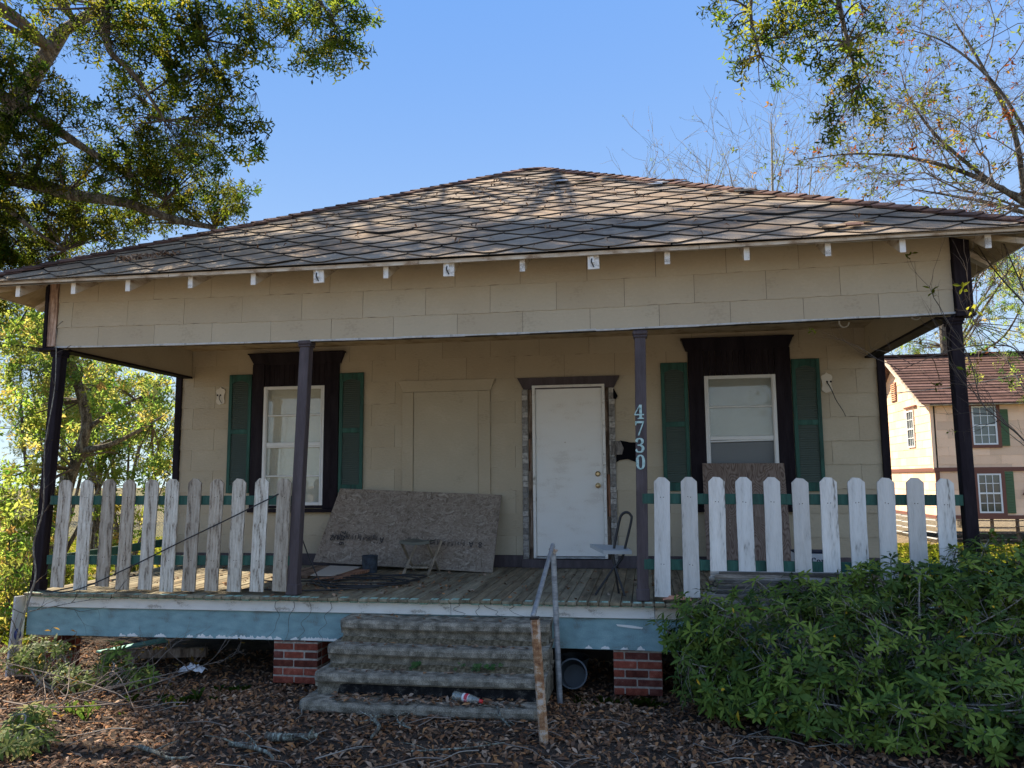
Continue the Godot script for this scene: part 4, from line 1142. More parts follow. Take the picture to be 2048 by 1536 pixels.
	g = G.new(); g.tube(curve([Vector3(0.1, 0.80, 0.05), Vector3(0.5, 0.802, 0.075), Vector3(1.0, 0.99, 0.072), Vector3(1.6, 1.265, 0.068), Vector3(2.1, 1.49, 0.068), Vector3(2.5, 1.675, 0.066), Vector3(2.60, 1.722, 0.0), Vector3(2.62, 1.63, -0.1), Vector3(2.66, 1.35, -0.28), Vector3(2.76, 1.05, -0.34), Vector3(2.92, 0.80, -0.34), Vector3(3.15, 0.797, -0.4)], 6), 0.0065, 0.0065, 6); obj("cable", g, M.rubber, o)
	# drinks carton
	o = thing("drinks_carton", "white printed drinks carton standing behind the white pickets", "carton", Vector3(7.535, DECK, -0.75))
	g = G.new(); g.box(Vector3(7.535, DECK + 0.188, -0.75), Vector3(0.37, 0.37, 0.26), Basis(), 0.004); obj("box", g, plain(0.72, 0.73, 0.75, 0.7), o)
	g = G.new(); g.box(Vector3(7.535, DECK + 0.366, -0.75), Vector3(0.374, 0.016, 0.264), Basis(), 0.002); obj("dark_band", g, plain(0.01, 0.014, 0.04, 0.7), o)
	var tm := TextMesh.new(); tm.text = "Corona"; var f2 := SystemFont.new(); f2.font_names = ["Droid Serif"]; f2.font_weight = 700
	tm.font = f2; tm.font_size = 64; tm.pixel_size = 0.065 / 46.0; tm.depth = 0.001; tm.horizontal_alignment = HORIZONTAL_ALIGNMENT_LEFT
	var q2 := obj("printed_lettering", tm, plain(0.01, 0.014, 0.05, 0.7), o)
	put(q2, Transform3D(Basis().scaled_local(Vector3(0.78, 1.1, 1)), Vector3(7.478, DECK + 0.285, -0.6195)))
	# bundle of laths on the porch edge
	o = thing("lath_stack", "stack of thin grey weathered laths below the white pickets", "laths", Vector3(7.1, DECK, 0.08))
	var gw := tones(M.greywood_h, 4, 0.45, 0.04)
	for r in 12:
		for cc in 3:
			g = G.new()
			var x0 := 6.44 + rr(0, 0.16) + 0.006 * r
			var x1 := 7.72 + rr(-0.05, 0.12)
			g.bar(Vector3(x0, DECK + 0.012 + r * 0.0215, 0.068 + cc * -0.036 + rr(-0.006, 0.006)), Vector3(x1, DECK + 0.012 + r * 0.0215 + rr(-0.006, 0.006), 0.068 + cc * -0.036 + rr(-0.008, 0.008)), 0.016, 0.034, Vector3.UP, 0.003)
			obj("lath", g, gw[rng.randi() % 4], o)
	# terracotta cloth
	g = G.new(); crumple(g, Vector3(6.26, DECK + 0.02, 0.03), Vector3(0.12, 0.075, 0.05), 5)
	meta(obj("crumpled_cloth", g, plain(0.42, 0.2, 0.13, 0.9)), "crumpled terracotta cloth between the first two white pickets", "cloth")
	# bottle
	o = thing("plastic_bottle", "clear plastic bottle with red cap and label on the lowest step", "bottle", Vector3(4.58, 0.1, 0.8))
	var ax := Vector3(0.26, -0.02, 0.085).normalized()
	var bx := Basis(ax.cross(Vector3.UP).normalized().cross(ax) * -1.0, ax, Vector3.ZERO); bx.z = bx.x.cross(bx.y)
	var bt := Transform3D(bx, Vector3(4.452, 0.142, 0.762))
	var pet := StandardMaterial3D.new(); pet.albedo_color = Color(0.75, 0.8, 0.78, 0.22); pet.transparency = BaseMaterial3D.TRANSPARENCY_ALPHA; pet.roughness = 0.08; pet.metallic_specular = 0.9
	g = G.new(); g.lathe([Vector2(0.0, 0.012), Vector2(0.02, 0.0), Vector2(0.032, 0.006), Vector2(0.034, 0.03), Vector2(0.031, 0.06), Vector2(0.034, 0.09), Vector2(0.0335, 0.15), Vector2(0.034, 0.17), Vector2(0.026, 0.205), Vector2(0.013, 0.235), Vector2(0.0125, 0.245)], 20, bt); obj("body", g, pet, o)
	g = G.new(); g.lathe([Vector2(0.0345, 0.093), Vector2(0.0345, 0.147)], 20, bt); obj("label_band", g, plain(0.68, 0.66, 0.66, 0.5), o)
	g = G.new(); g.lathe([Vector2(0.035, 0.112), Vector2(0.035, 0.142)], 20, bt); obj("red_label_print", g, plain(0.5, 0.04, 0.06, 0.5), o)
	g = G.new()
	for k in 3: g.tube(curve([bt * Vector3(0, 0.1 + 0.013 * k, 0.036), bt * Vector3(0.01, 0.107 + 0.013 * k, 0.0345), bt * Vector3(0.018, 0.099 + 0.013 * k, 0.031)], 4), 0.0018, 0.0012, 4)
	obj("label_lettering", g, plain(0.75, 0.72, 0.72, 0.5), o)
	g = G.new(); g.lathe([Vector2(0.0145, 0.24), Vector2(0.0155, 0.243), Vector2(0.0155, 0.262), Vector2(0.012, 0.266), Vector2(0, 0.267)], 16, bt); obj("cap", g, plain(0.55, 0.03, 0.03, 0.4), o)
	# buckets under the porch
	for bq in [[Vector3(5.30, 0.0, -0.42), 0.14, 0.12, "dark plastic bucket under the porch beside the pipe post, the upright one"], [Vector3(5.34, 0.02, -0.12), 0.12, 1.25, "dark plastic bucket tipped over under the porch in front of another"]]:
		o = thing("plastic_bucket", bq[3], "bucket", bq[0], "plastic buckets under the porch")
		var r: float = bq[1]
		g = G.new(); g.lathe([Vector2(0, 0.0), Vector2(r * 0.82, 0), Vector2(r * 0.98, 0.2), Vector2(r * 1.06, 0.2), Vector2(r * 1.06, 0.215), Vector2(r * 0.95, 0.215), Vector2(r * 0.8, 0.01)], 24, Transform3D(Basis(Vector3.RIGHT, bq[2]), bq[0] + Vector3(0, 0.0 if bq[2] < 1 else 0.09, 0))); obj("tub", g, plain(0.035, 0.045, 0.055, 0.45), o)
	g = G.new(); crumple(g, Vector3(1.67, 0.03, -0.16), Vector3(0.12, 0.13, 0.06), 9)
	meta(obj("crumpled_paper", g, plain(0.6, 0.6, 0.62, 0.9)), "crumpled white paper lying in the dark under the porch", "paper")
	o = thing("painted_board", "turquoise painted board lying on leaves under the porch", "board", Vector3(0.4, 0, -0.8))
	g = G.new(); hexa(g, Vector3(0.28, 0.09, -0.62), Vector3(0.40, 0.10, -0.56), Vector3(0.86, 0.14, -1.0), Vector3(0.74, 0.15, -1.08), 0.02); obj("board", g, plain(0.2, 0.5, 0.45, 0.6), o)
	o = thing("leaning_board", "pale weathered board at the porch corner with a blue reflector", "board", Vector3(-0.08, 0, 0.06))
	g = G.new(); g.bar(Vector3(-0.095, -0.05, 0.085), Vector3(-0.076, 0.742, 0.05), 0.155, 0.022, Vector3.RIGHT, 0.003); obj("board", g, M.palewood, o)
	g = G.new(); g.lathe([Vector2(0, 0.026), Vector2(0.025, 0.022), Vector2(0.042, 0.013), Vector2(0.05, 0.004), Vector2(0.053, -0.004)], 22, Transform3D(Basis(Vector3.RIGHT, PI / 2), Vector3(-0.072, 0.384, 0.085)))
	var lens := plain(0.015, 0.035, 0.16, 0.12); lens.clearcoat_enabled = true; lens.clearcoat = 1.0
	obj("reflector", g, lens, o)
	# boards and timbers in the crawl space
	o = thing("old_timber", "old timber lying on the soil under the left of the porch", "timber", Vector3(1.0, 0, -0.5))
	g = G.new(); g.bar(Vector3(0.5, 0.10, -0.42), Vector3(1.6, 0.14, -0.5), 0.06, 0.09, Vector3.UP, 0.006); obj("beam", g, M.oldwood, o)
	# sticks on the ground
	var st := [[[Vector3(3.912, 0.03, 0.95), Vector3(3.93, 0.05, 1.15), Vector3(4.02, 0.04, 1.3), Vector3(4.04, 0.035, 1.53)], 0.02, "lichen covered stick lying on leaves in front of the steps"],
		[[Vector3(4.823, 0.10, 0.85), Vector3(4.88, 0.06, 1.0), Vector3(4.974, 0.04, 1.16)], 0.013, "forked pale twig at the foot of the steps by the rusty post"],
		[[Vector3(3.30, 0.04, 1.63), Vector3(3.5, 0.05, 1.64), Vector3(3.66, 0.05, 1.58)], 0.035, "thick lichened branch piece lying left in the leaves"],
		[[Vector3(3.12, 0.04, 1.80), Vector3(3.28, 0.06, 1.9), Vector3(3.45, 0.05, 1.95), Vector3(3.55, 0.04, 2.04)], 0.018, "crooked lichened stick near the bottom edge of the yard"],
		[[Vector3(2.55, 0.05, 1.98), Vector3(2.72, 0.06, 2.08), Vector3(2.88, 0.05, 2.16), Vector3(2.98, 0.04, 2.1)], 0.017, "pale forked stick lying at the lower left in leaves"],
		[[Vector3(4.26, 0.04, 1.3), Vector3(4.15, 0.05, 1.22), Vector3(4.08, 0.05, 1.05), Vector3(4.12, 0.06, 0.98)], 0.008, "thin bare twig beside the lichen covered stick"],
		[[Vector3(4.4, 0.03, 1.75), Vector3(4.75, 0.05, 1.7), Vector3(5.0, 0.05, 1.55)], 0.008, "thin straight twig lying in front of the rusty post"]]
	for k in st.size():
		o = thing("fallen_stick", st[k][2], "stick", st[k][0][0], "sticks lying on the leaves")
		g = G.new(); var cv := curve(st[k][0], 5)
		g.tube(cv, st[k][1], st[k][1] * 0.5, 8)
		for t in 3:
			var bpt: Vector3 = cv[2 + t * 3]
			var dd := Vector3(rr(-1, 1), rr(0.05, 0.3), rr(-1, 1)).normalized() * rr(0.08, 0.28)
			g.tube(curve([bpt, bpt + dd * 0.5 + Vector3(rr(-0.03, 0.03), 0.02, rr(-0.03, 0.03)), bpt + dd], 3), st[k][1] * 0.45, 0.002, 5)
		obj("wood", g, M.lichen, o)

# ---------------------------------------------------------------- ground and plants
func gh(x: float, z: float) -> float:
	var y := 0.018 * soft.get_noise_2d(x * 60.0, z * 60.0) + 0.012 * soft.get_noise_2d(x * 210.0, z * 210.0)
	y += -0.028 * smoothstep(7.0, 10.0, -z) * minf(maxf(-z - 7.0, 0.0), 13.0)
	if z < 0.4 and z > -9.3 and x > 0.2 and x < 8.4: y -= 0.04
	return y

func make_ground():
	var xs := []; var zs := []
	var x := -6.0
	while x <= 18.0: xs.append(x); x += 0.3
	for k in [22, 28, 38, 60, 110, 260]: xs.append(float(k))
	for k in [-9, -13, -19, -28, -45, -90, -260]: xs.push_front(float(k))
	var z := -10.0
	while z <= 9.0: zs.append(z); z += 0.3
	for k in [10.9, 17.1, 20, 28, 45, 90, 260]: zs.append(float(k))
	for k in [-12, -15, -18, -21, -25, -32, -45, -80, -260]: zs.push_front(float(k))
	var g := G.new(); g.colored = true
	var col := func(px: float, pz: float) -> Color:
		var dirt := Color(0.085, 0.06, 0.045)
		var lawn := Color(0.15, 0.165, 0.045)
		var straw := Color(0.36, 0.28, 0.18)
		var n := 0.5 + 0.5 * soft.get_noise_2d(px * 14.0, pz * 14.0)
		var c: Color = lawn.lerp(straw, clampf(n * 0.9, 0, 1))
		var near := smoothstep(-4.0, -0.5, px) * (1.0 - smoothstep(9.5, 11.5, px)) * smoothstep(-12.0, -9.5, pz) * (1.0 - smoothstep(3.5, 6.0, pz))
		if px > 9.5 and pz < -3.0: c = lawn.lerp(straw, smoothstep(-14.0, -19.0, pz) * 0.9)
		c = c.lerp(dirt, near)
		if pz > 5.0: c = c.lerp(straw.lerp(Color(0.45, 0.4, 0.33), 0.6), smoothstep(5.0, 7.5, pz))
		return c
	for i in xs.size() - 1:
		for j in zs.size() - 1:
			var p := []
			for q in [[i, j + 1], [i + 1, j + 1], [i + 1, j], [i, j]]:
				p.append(Vector3(xs[q[0]], gh(xs[q[0]], zs[q[1]]), zs[q[1]]))
			var ns := []
			for v in p: ns.append(Vector3(gh(v.x - 0.1, v.z) - gh(v.x + 0.1, v.z), 0.2, gh(v.x, v.z - 0.1) - gh(v.x, v.z + 0.1)).normalized() if absf(v.x) < 30 and absf(v.z) < 30 else Vector3.UP)
			for t in [[0, 1, 2], [0, 2, 3]]:
				g.trin(p[t[0]], p[t[1]], p[t[2]], ns[t[0]], ns[t[1]], ns[t[2]])
				for q in [t[0], t[2], t[1]]: g.c.append(col.call(p[q].x, p[q].z))
		# colours are appended per corner, in the winding that trin writes
	meta(obj("ground", _nocolor_fix(g), M.soil), "", "", "", "structure")
	g = G.new(); g.box(Vector3(0, 0.03, 16), Vector3(400, 0.05, 6.4)); meta(obj("road", g, M.road), "", "", "", "structure")

func _nocolor_fix(g: G) -> ArrayMesh:
	# trin adds a tint for each corner as well; keep only the colours set above
	if g.c.size() == g.v.size() * 2:
		var c := PackedColorArray()
		for i in range(0, g.c.size(), 6): c.append_array([g.c[i + 3], g.c[i + 4], g.c[i + 5]])
		g.c = c
	return g.mesh()

func leaf(g: G, base: Vector3, dir: Vector3, up: Vector3, len: float, wid: float, fold := 0.25, droop := 0.15):
	var side := dir.cross(up).normalized()
	var u := side.cross(dir).normalized()
	var m := base + dir * len * 0.5 - u * wid * fold + u * droop * len * 0.2
	var t := base + dir * len - u * len * droop
	var l := base + dir * len * 0.48 + side * wid * 0.5
	var r := base + dir * len * 0.48 - side * wid * 0.5
	var l2 := base + dir * len * 0.78 + side * wid * 0.33 - u * len * droop * 0.5
	var r2 := base + dir * len * 0.78 - side * wid * 0.33 - u * len * droop * 0.5
	g.tri(base, m, l); g.tri(base, r, m)
	g.tri(m, t, l2); g.tri(m, r2, t)
	g.tri(m, l2, l); g.tri(m, r, r2)

func sprig(nleaf: int, span: float, len: float, wid: float, sd: int) -> ArrayMesh:
	var r := RandomNumberGenerator.new(); r.seed = sd
	var g := G.new()
	g.tube([Vector3.ZERO, Vector3(0.01, span * 0.5, 0), Vector3(0, span, 0.01)], 0.0025, 0.0012, 3, false)
	for i in nleaf:
		var t := (i + 0.6) / nleaf
		var a := i * 2.4 + r.randf_range(-0.4, 0.4)
		var d := Vector3(cos(a), r.randf_range(0.15, 0.9), sin(a)).normalized()
		leaf(g, Vector3(0, span * t, 0), d, Vector3.UP, len * r.randf_range(0.75, 1.15), wid * r.randf_range(0.8, 1.15))
	return g.mesh()

func aim(d: Vector3, at: Vector3, s: float) -> Transform3D:
	var y := d.normalized()
	var x := y.cross(Vector3(rr(-1, 1), rr(-1, 1), rr(-1, 1)))
	if x.length() < 0.05: x = y.cross(Vector3.RIGHT)
	x = x.normalized()
	return Transform3D(Basis(x, y, x.cross(y)).scaled(Vector3.ONE * s), at)

# limbs: [points, radius at start, radius at end]; blobs: [x, y, z, horizontal radius, vertical radius]
func tree(called: String, label: String, cat: String, group: String, base: Vector3, limbs: Array, blobs: Array, dens: float, leaves: Mesh, pal: Array, o := {}) -> Node3D:
	var t := thing(called, label, cat, base, group)
	var g := G.new()
	var nodes := []
	for l in limbs:
		var c := curve(l[0], 5)
		g.tube(c, l[1], l[2], 8 if l[1] > 0.05 else 5)
		for i in c.size(): nodes.append([c[i], lerpf(l[1], l[2], float(i) / c.size())])
	obj("trunk", g, o.get("bark", M.bark), t)
	var xfs := []; var cols := []
	g = G.new()
	var gap := FastNoiseLite.new(); gap.seed = 5; gap.frequency = o.get("gapfreq", 1.6)
	for b in blobs:
		var ce := Vector3(b[0], b[1], b[2])
		var dp: float = b[5] if b.size() > 5 else b[3] * o.get("deep", 1.0)
		var near := []
		var best := 1e9
		var from := []
		for n in nodes:
			var d: float = (n[0] as Vector3).distance_to(ce)
			if d < best: best = d; from = n
		var tone: float = rr(0.8, 1.2)
		for k in o.get("subs", 4):
			var tip := ce + Vector3(rr(-0.8, 0.8) * b[3], rr(-0.7, 0.8) * b[4], rr(-0.8, 0.8) * dp)
			var s: Vector3 = from[0]
			var mid := s.lerp(tip, 0.5) + rv(0.12 * s.distance_to(tip)) + Vector3(0, 0.06 * s.distance_to(tip), 0)
			var c := curve([s, mid, tip], 5)
			var r0 := minf(from[1] * 0.6, 0.008 + 0.012 * s.distance_to(tip))
			g.tube(c, r0, 0.003, 5, false)
			for i in range(3, c.size()): near.append(c[i])
		var vol: float = b[3] * b[4] * dp * 4.19
		var n := int(dens * vol)
		for k in n:
			var p := ce + Vector3(b[3], b[4], dp) * rv(1.0)
			if gap.get_noise_3dv(p) < o.get("gap", -0.1): continue
			var q: Vector3 = near[0]
			var bd := 1e9
			for e in near:
				var d: float = (e as Vector3).distance_squared_to(p)
				if d < bd: bd = d; q = e
			if o.get("twigs", true):
				var mm := q.lerp(p, 0.5) + rv(0.03)
				g.tube([q, mm, p], 0.003, 0.0015, 3, false)
			var dir := (p - q).normalized() * 0.7 + rv(0.7) + Vector3(0, o.get("lift", -0.15), 0)
			xfs.append(aim(dir, p - dir.normalized() * 0.06, rr(0.75, 1.2)))
			var pc: Color = pal[rng.randi() % pal.size()]
			cols.append(Color(pc.r * tone * rr(0.8, 1.25), pc.g * tone * rr(0.85, 1.2), pc.b * tone))
	if g.v.size(): obj("branches", g, o.get("twigmat", M.twig), t)
	if xfs.size(): many("crown", leaves, o.get("leafmat", M.leaf), xfs, cols, t)
	return t

func grow(g: G, p: Vector3, d: Vector3, len: float, r: float, depth: int, tips: Array, k := {}):
	var pts := [p]
	var dir := d.normalized()
	var n := 4
	for i in n:
		dir = (dir + rv(k.get("wander", 0.28)) + Vector3(0, k.get("rise", 0.05), 0)).normalized()
		pts.append(pts[-1] + dir * len / n)
	g.tube(pts, r, r * 0.6, 5 if r > 0.012 else 3, false)
	if depth <= 0:
		tips.append([pts[-1], dir])
		return
	for i in k.get("kids", 3):
		var at: Vector3 = pts[2 + rng.randi() % 3] if i else pts[-1]
		var nd := (dir + rv(k.get("spread", 0.85))).normalized()
		grow(g, at, nd, len * rr(0.55, 0.85), maxf(r * 0.55, k.get("rmin", 0.0018)), depth - 1, tips, k)
	tips.append([pts[2], dir])

func bare_tree(called: String, label: String, group: String, base: Vector3, limbs: Array, every: int, len: float, depth: int, leaves: Mesh, pal: Array, chance: float, bark: Material, k := {}) -> Node3D:
	var t := thing(called, label, "tree", base, group)
	var g := G.new(); var tw := G.new()
	var tips := []
	for l in limbs:
		var c := curve(l[0], 6)
		g.tube(c, l[1], l[2], 7)
		for i in range(l[3] if l.size() > 3 else 3, c.size()):
			if i % every and i != c.size() - 1: continue
			var ax: Vector3 = (c[mini(i + 1, c.size() - 1)] - c[maxi(i - 1, 0)]).normalized()
			var d: Vector3 = (ax * k.get("along", 0.6) + rv(0.9) + Vector3(0, k.get("rise0", 0.25), 0)).normalized()
			grow(tw, c[i], d, len * rr(0.6, 1.2), maxf(lerpf(l[1], l[2], float(i) / c.size()) * 0.4, 0.004), depth, tips, k)
	obj("trunk", g, bark, t)
	obj("twigs", tw, k.get("twigmat", M.twig), t)
	var xfs := []; var cols := []
	for e in tips:
		if rng.randf() > chance: continue
		xfs.append(aim(e[1] + rv(0.5) + Vector3(0, -0.3, 0), e[0], rr(0.7, 1.2)))
		var pc: Color = pal[rng.randi() % pal.size()]
		cols.append(pc * rr(0.8, 1.2))
	if xfs.size(): many("leaves", leaves, M.leaf, xfs, cols, t)
	return t

func whorl(sd: int, yellow := false) -> ArrayMesh:
	var r := RandomNumberGenerator.new(); r.seed = sd
	var g := G.new()
	g.tube([Vector3(0, -0.1, 0), Vector3(0.004, -0.04, 0), Vector3.ZERO], 0.003, 0.002, 4, false)
	var n := 6 + r.randi() % 4
	for i in n:
		var a := TAU * i / n + r.randf_range(-0.25, 0.25)
		var e := r.randf_range(-0.15, 0.75)
		leaf(g, Vector3(0, r.randf_range(-0.012, 0.004), 0), Vector3(cos(a) * cos(e), sin(e), sin(a) * cos(e)), Vector3.UP, r.randf_range(0.045, 0.1), r.randf_range(0.017, 0.03), 0.16, 0.22)
	return g.mesh()

func azalea(called: String, label: String, group: String, base: Vector3, blobs: Array, total: int, singles: int, stems: int):
	var t := thing(called, label, "bush", base, group)
	var meshes := []
	for k in 6: meshes.append(whorl(300 + k))
	var pts := []
	var wsum := 0.0
	for b in blobs: wsum += b[3] * b[4] + b[3] * b[5] + b[4] * b[5]
	var g := G.new()
	var feet := []
	for k in stems: feet.append(Vector3(base.x + rr(-1, 1) * blobs[0][3] * 0.7, 0.0, base.z + rr(-1, 1) * blobs[0][5] * 0.5))
	for b in blobs:
		var n := int(total * (b[3] * b[4] + b[3] * b[5] + b[4] * b[5]) / wsum)
		for k in n:
			var d := rv(1.0).normalized()
			var rad := pow(rng.randf(), 0.33)
			var bump := 1.0 + 0.35 * soft.get_noise_3d(d.x * 160 + b[0] * 90, d.y * 160, d.z * 160)
			var p := Vector3(b[0], b[1], b[2]) + d * Vector3(b[3], b[4], b[5]) * rad * bump
			if p.y < 0.06: continue
			if p.z < 0.07 and p.y > 0.3 and p.y < 1.0: p.z = 0.1 + rr(0, 0.1)
			pts.append([p, (d * 0.8 + Vector3(0, 0.75, 0.25) + rv(0.5)).normalized()])
	# stems: foot to every eighth tip, twigs for the rest
	var joints := []
	for i in range(0, pts.size(), 14):
		var f: Vector3 = feet[rng.randi() % feet.size()]
		var p: Vector3 = pts[i][0]
		var c := curve([f, f.lerp(p, 0.45) + rv(0.1) + Vector3(0, 0.05, 0), p.lerp(f, 0.12) + rv(0.04), p], 4)
		g.tube(c, rr(0.007, 0.014), 0.0025, 5, false)
		for q in range(4, c.size()): joints.append(c[q])
	for e in pts:
		var q: Vector3 = joints[0]; var bd := 1e9
		for j in joints:
			var dd: float = (j as Vector3).distance_squared_to(e[0])
			if dd < bd: bd = dd; q = j
		g.tube([q, q.lerp(e[0], 0.5) + rv(0.02), (e[0] as Vector3) - e[1] * 0.08], 0.0028, 0.002, 3, false)
	obj("stems", g, M.palebark, t)
	# nearest tips are single leaf clusters, the rest one mass
	var eye := Vector3(6.0, 1.85, 7.2)
	pts.sort_custom(func(a, b): return a[0].distance_squared_to(eye) < b[0].distance_squared_to(eye))
	var pool := [[], [], []]; var pc := [[], [], []]
	var keep := maxi(1, pts.size() / maxi(singles, 1) / 2)
	var made := 0
	for i in pts.size():
		var xf := aim(pts[i][1], pts[i][0], rr(0.75, 1.3))
		if made < singles and i % keep == 0:
			var o := obj("leaf_cluster", meshes[rng.randi() % 6], M.azaleas[rng.randi() % 4] , t)
			put(o, xf)
			made += 1
		else:
			var w := rng.randi() % 3
			pool[w].append(xf)
			var c: Color = [Color(0.062, 0.108, 0.018), Color(0.095, 0.152, 0.022), Color(0.036, 0.07, 0.014), Color(0.14, 0.195, 0.03)][rng.randi() % 4]
			if rng.randf() < 0.02: c = Color(0.12, 0.17, 0.03)
			pc[w].append(c * rr(0.85, 1.2))
	for w in 3: if pool[w].size(): many("foliage", meshes[w], M.azalea, pool[w], pc[w], t)
	# odd single yellow leaves among the green
	var ym := G.new(); leaf(ym, Vector3.ZERO, Vector3.UP, Vector3.BACK, 0.075, 0.024, 0.1, 0.3)
	var yx := []; var yc := []
	for i in int(pts.size() * 0.03):
		yx.append(aim(rv(1.0) + Vector3(0, 0.2, 0.4), pts[rng.randi() % pts.size()][0] + Vector3(0, -0.02, 0.02), rr(0.7, 1.1))); yc.append(Color(0.55, 0.36, 0.03) * rr(0.8, 1.1))
	if yx.size(): many("yellow_leaves", ym.mesh(), M.azalea, yx, yc, t)

func scatter_leaves():
	# dead oak leaves
	var kinds := []
	for k in 4:
		var g := G.new()
		var r := RandomNumberGenerator.new(); r.seed = 700 + k
		leaf(g, Vector3(0, 0, -0.03), Vector3(0, 0, 1), Vector3.UP, 0.062, 0.022 + 0.003 * k, r.randf_range(-0.5, 0.3), r.randf_range(-0.5, 0.5))
		kinds.append(g.mesh())
	var pal := [Color(0.10, 0.055, 0.035), Color(0.16, 0.09, 0.055), Color(0.22, 0.135, 0.085), Color(0.28, 0.19, 0.13), Color(0.34, 0.26, 0.2), Color(0.2, 0.1, 0.05), Color(0.12, 0.08, 0.06), Color(0.32, 0.17, 0.08)]
	var put_leaf := func(px, py, pz, flat: float) -> Transform3D:
		var b := Basis(Vector3.UP, rr(0, TAU)) * Basis(Vector3.RIGHT, rr(-flat, flat)) * Basis(Vector3.BACK, rr(-flat, flat))
		return Transform3D(b.scaled(Vector3.ONE * rr(0.5, 1.25)), Vector3(px, py, pz))
	for k in 4:
		var xfs := []; var cols := []
		for i in 12500:
			var x := rr(-3.0, 10.5); var z := 3.6 - 5.0 * pow(rng.randf(), 0.8)
			if x > 3.25 and x < 5.15 and z < 0.9: continue
			if z < -0.1 and rng.randf() < 0.4: continue
			xfs.append(put_leaf.call(x, gh(x, z) + 0.004 + rr(0, 0.03), z, 0.5))
			cols.append(pal[rng.randi() % 8] * Color(1.0, 0.92, 0.84) * rr(0.7, 1.2))
		meta(many("leaf_litter", kinds[k], M.litter, xfs, cols), "brown fallen oak leaves covering the front yard", "fallen leaves", "leaf litter over the yard")
	var sx := []; var sc := []
	for i in 420:
		sx.append(put_leaf.call(rr(3.45, 5.05), 0.1 + rr(0, 0.025), 0.9 - 0.24 * rng.randf(), 0.5)); sc.append(pal[rng.randi() % 8] * rr(0.8, 1.1))
	for i in 150:
		var s := rng.randi() % 3
		sx.append(put_leaf.call(rr(3.4, 5.1), [0.635, 0.455, 0.275][s] + rr(0, 0.008), rr(0.05, 0.3) if s == 0 else ([0.0, 0.38, 0.56][s] as float) + rr(0, 0.1), 0.25)); sc.append(pal[rng.randi() % 8] * rr(0.8, 1.1))
	meta(many("step_leaves", kinds[1], M.litter, sx, sc), "brown leaves heaped on the lowest concrete step", "fallen leaves")
	sx = []; sc = []
	for i in 520:
		var x := rr(0.2, 6.2); var z := rr(-2.2, 0.0)
		if rng.randf() < 0.5: x = rng.randfn(3.0, 0.4); z = rng.randfn(-0.8, 0.3)
		sx.append(put_leaf.call(x, DECK + 0.005 + rr(0, 0.012), clampf(z, -2.3, 0.05), 0.35)); sc.append(pal[rng.randi() % 8] * rr(0.8, 1.1))
	meta(many("porch_leaves", kinds[2], M.litter, sx, sc), "scattered brown leaves and bits on the porch floor", "fallen leaves")
	sx = []; sc = []
	var xf := roof_xf()
	for i in 260:
		var s := rr(0.1, 4.6)
		var x := rr(s * 0.9, 8.6 - s * 0.9)
		if i < 90: x = 1.05 + rr(-0.28, 0.28); s = 0.62 + rr(-0.06, 0.06) + (x - 1.05) * 0.3
		sx.append(Transform3D(xf.basis * Basis(Vector3.BACK, rr(0, TAU)) * Basis(Vector3.RIGHT, PI / 2 + rr(-0.3, 0.3)), xf * Vector3(x, s, 0.045 + rr(0, 0.03)))); sc.append(pal[rng.randi() % 8] * rr(0.5, 1.1))
	meta(many("roof_leaves", kinds[0], M.litter, sx, sc), "dead leaves caught on the shingle roof", "fallen leaves")
	# small twigs in the litter
	var tg := G.new(); tg.tube(curve([Vector3(-0.14, 0, 0), Vector3(-0.03, 0.012, 0.015), Vector3(0.08, 0.008, -0.012), Vector3(0.16, 0.0, 0.01)], 3), 0.004, 0.0015, 4, false); tg.tube([Vector3(0.03, 0.01, 0), Vector3(0.08, 0.02, 0.05)], 0.002, 0.001, 3, false)
	sx = []; sc = []
	for i in 300:
		var x := rr(-1.5, 9.5); var z := rr(0.9, 3.4)
		sx.append(Transform3D(Basis(Vector3.UP, rr(0, TAU)).scaled(Vector3.ONE * rr(0.4, 1.6)), Vector3(x, gh(x, z) + 0.03, z))); sc.append([Color(0.1, 0.075, 0.06), Color(0.2, 0.165, 0.14), Color(0.27, 0.25, 0.22)][rng.randi() % 3])
	meta(many("ground_twigs", tg.mesh(), M.litter, sx, sc), "small broken twigs strewn over the dead leaves", "twigs")
	# grass
	var bl := G.new()
	for i in 7:
		var a := i * 0.9; var d := Vector3(cos(a), 0, sin(a))
		var s := d.cross(Vector3.UP) * 0.004
		var b := d * 0.01; var m := b + d * 0.02 + Vector3(0, 0.06 + 0.004 * i, 0); var t := b + d * (0.05 + 0.006 * i) + Vector3(0, 0.09, 0)
		bl.tri(b - s, b + s, m); bl.tri(b + s, t, m)
	var blade := bl.mesh()
	sx = []; sc = []
	for i in 26000:
		var x := rr(-16.0, -0.6); var z := rr(-22.0, -1.0)
		if rng.randf() < 0.4: x = rr(9.6, 24.0); z = rr(-20.4, 0.5)
		if soft.get_noise_2d(x * 40, z * 40) < -0.25: continue
		sx.append(Transform3D(Basis(Vector3.UP, rr(0, TAU)).scaled(Vector3(1.5, rr(0.6, 1.5), 1.5)), Vector3(x, gh(x, z), z))); sc.append([Color(0.13, 0.17, 0.03), Color(0.2, 0.22, 0.04), Color(0.1, 0.13, 0.03), Color(0.3, 0.25, 0.12)][rng.randi() % 4])
	meta(many("lawn_grass", blade, M.leaf, sx, sc), "yellow green winter grass in the side yards", "grass")
	var wx := []; var wc := []
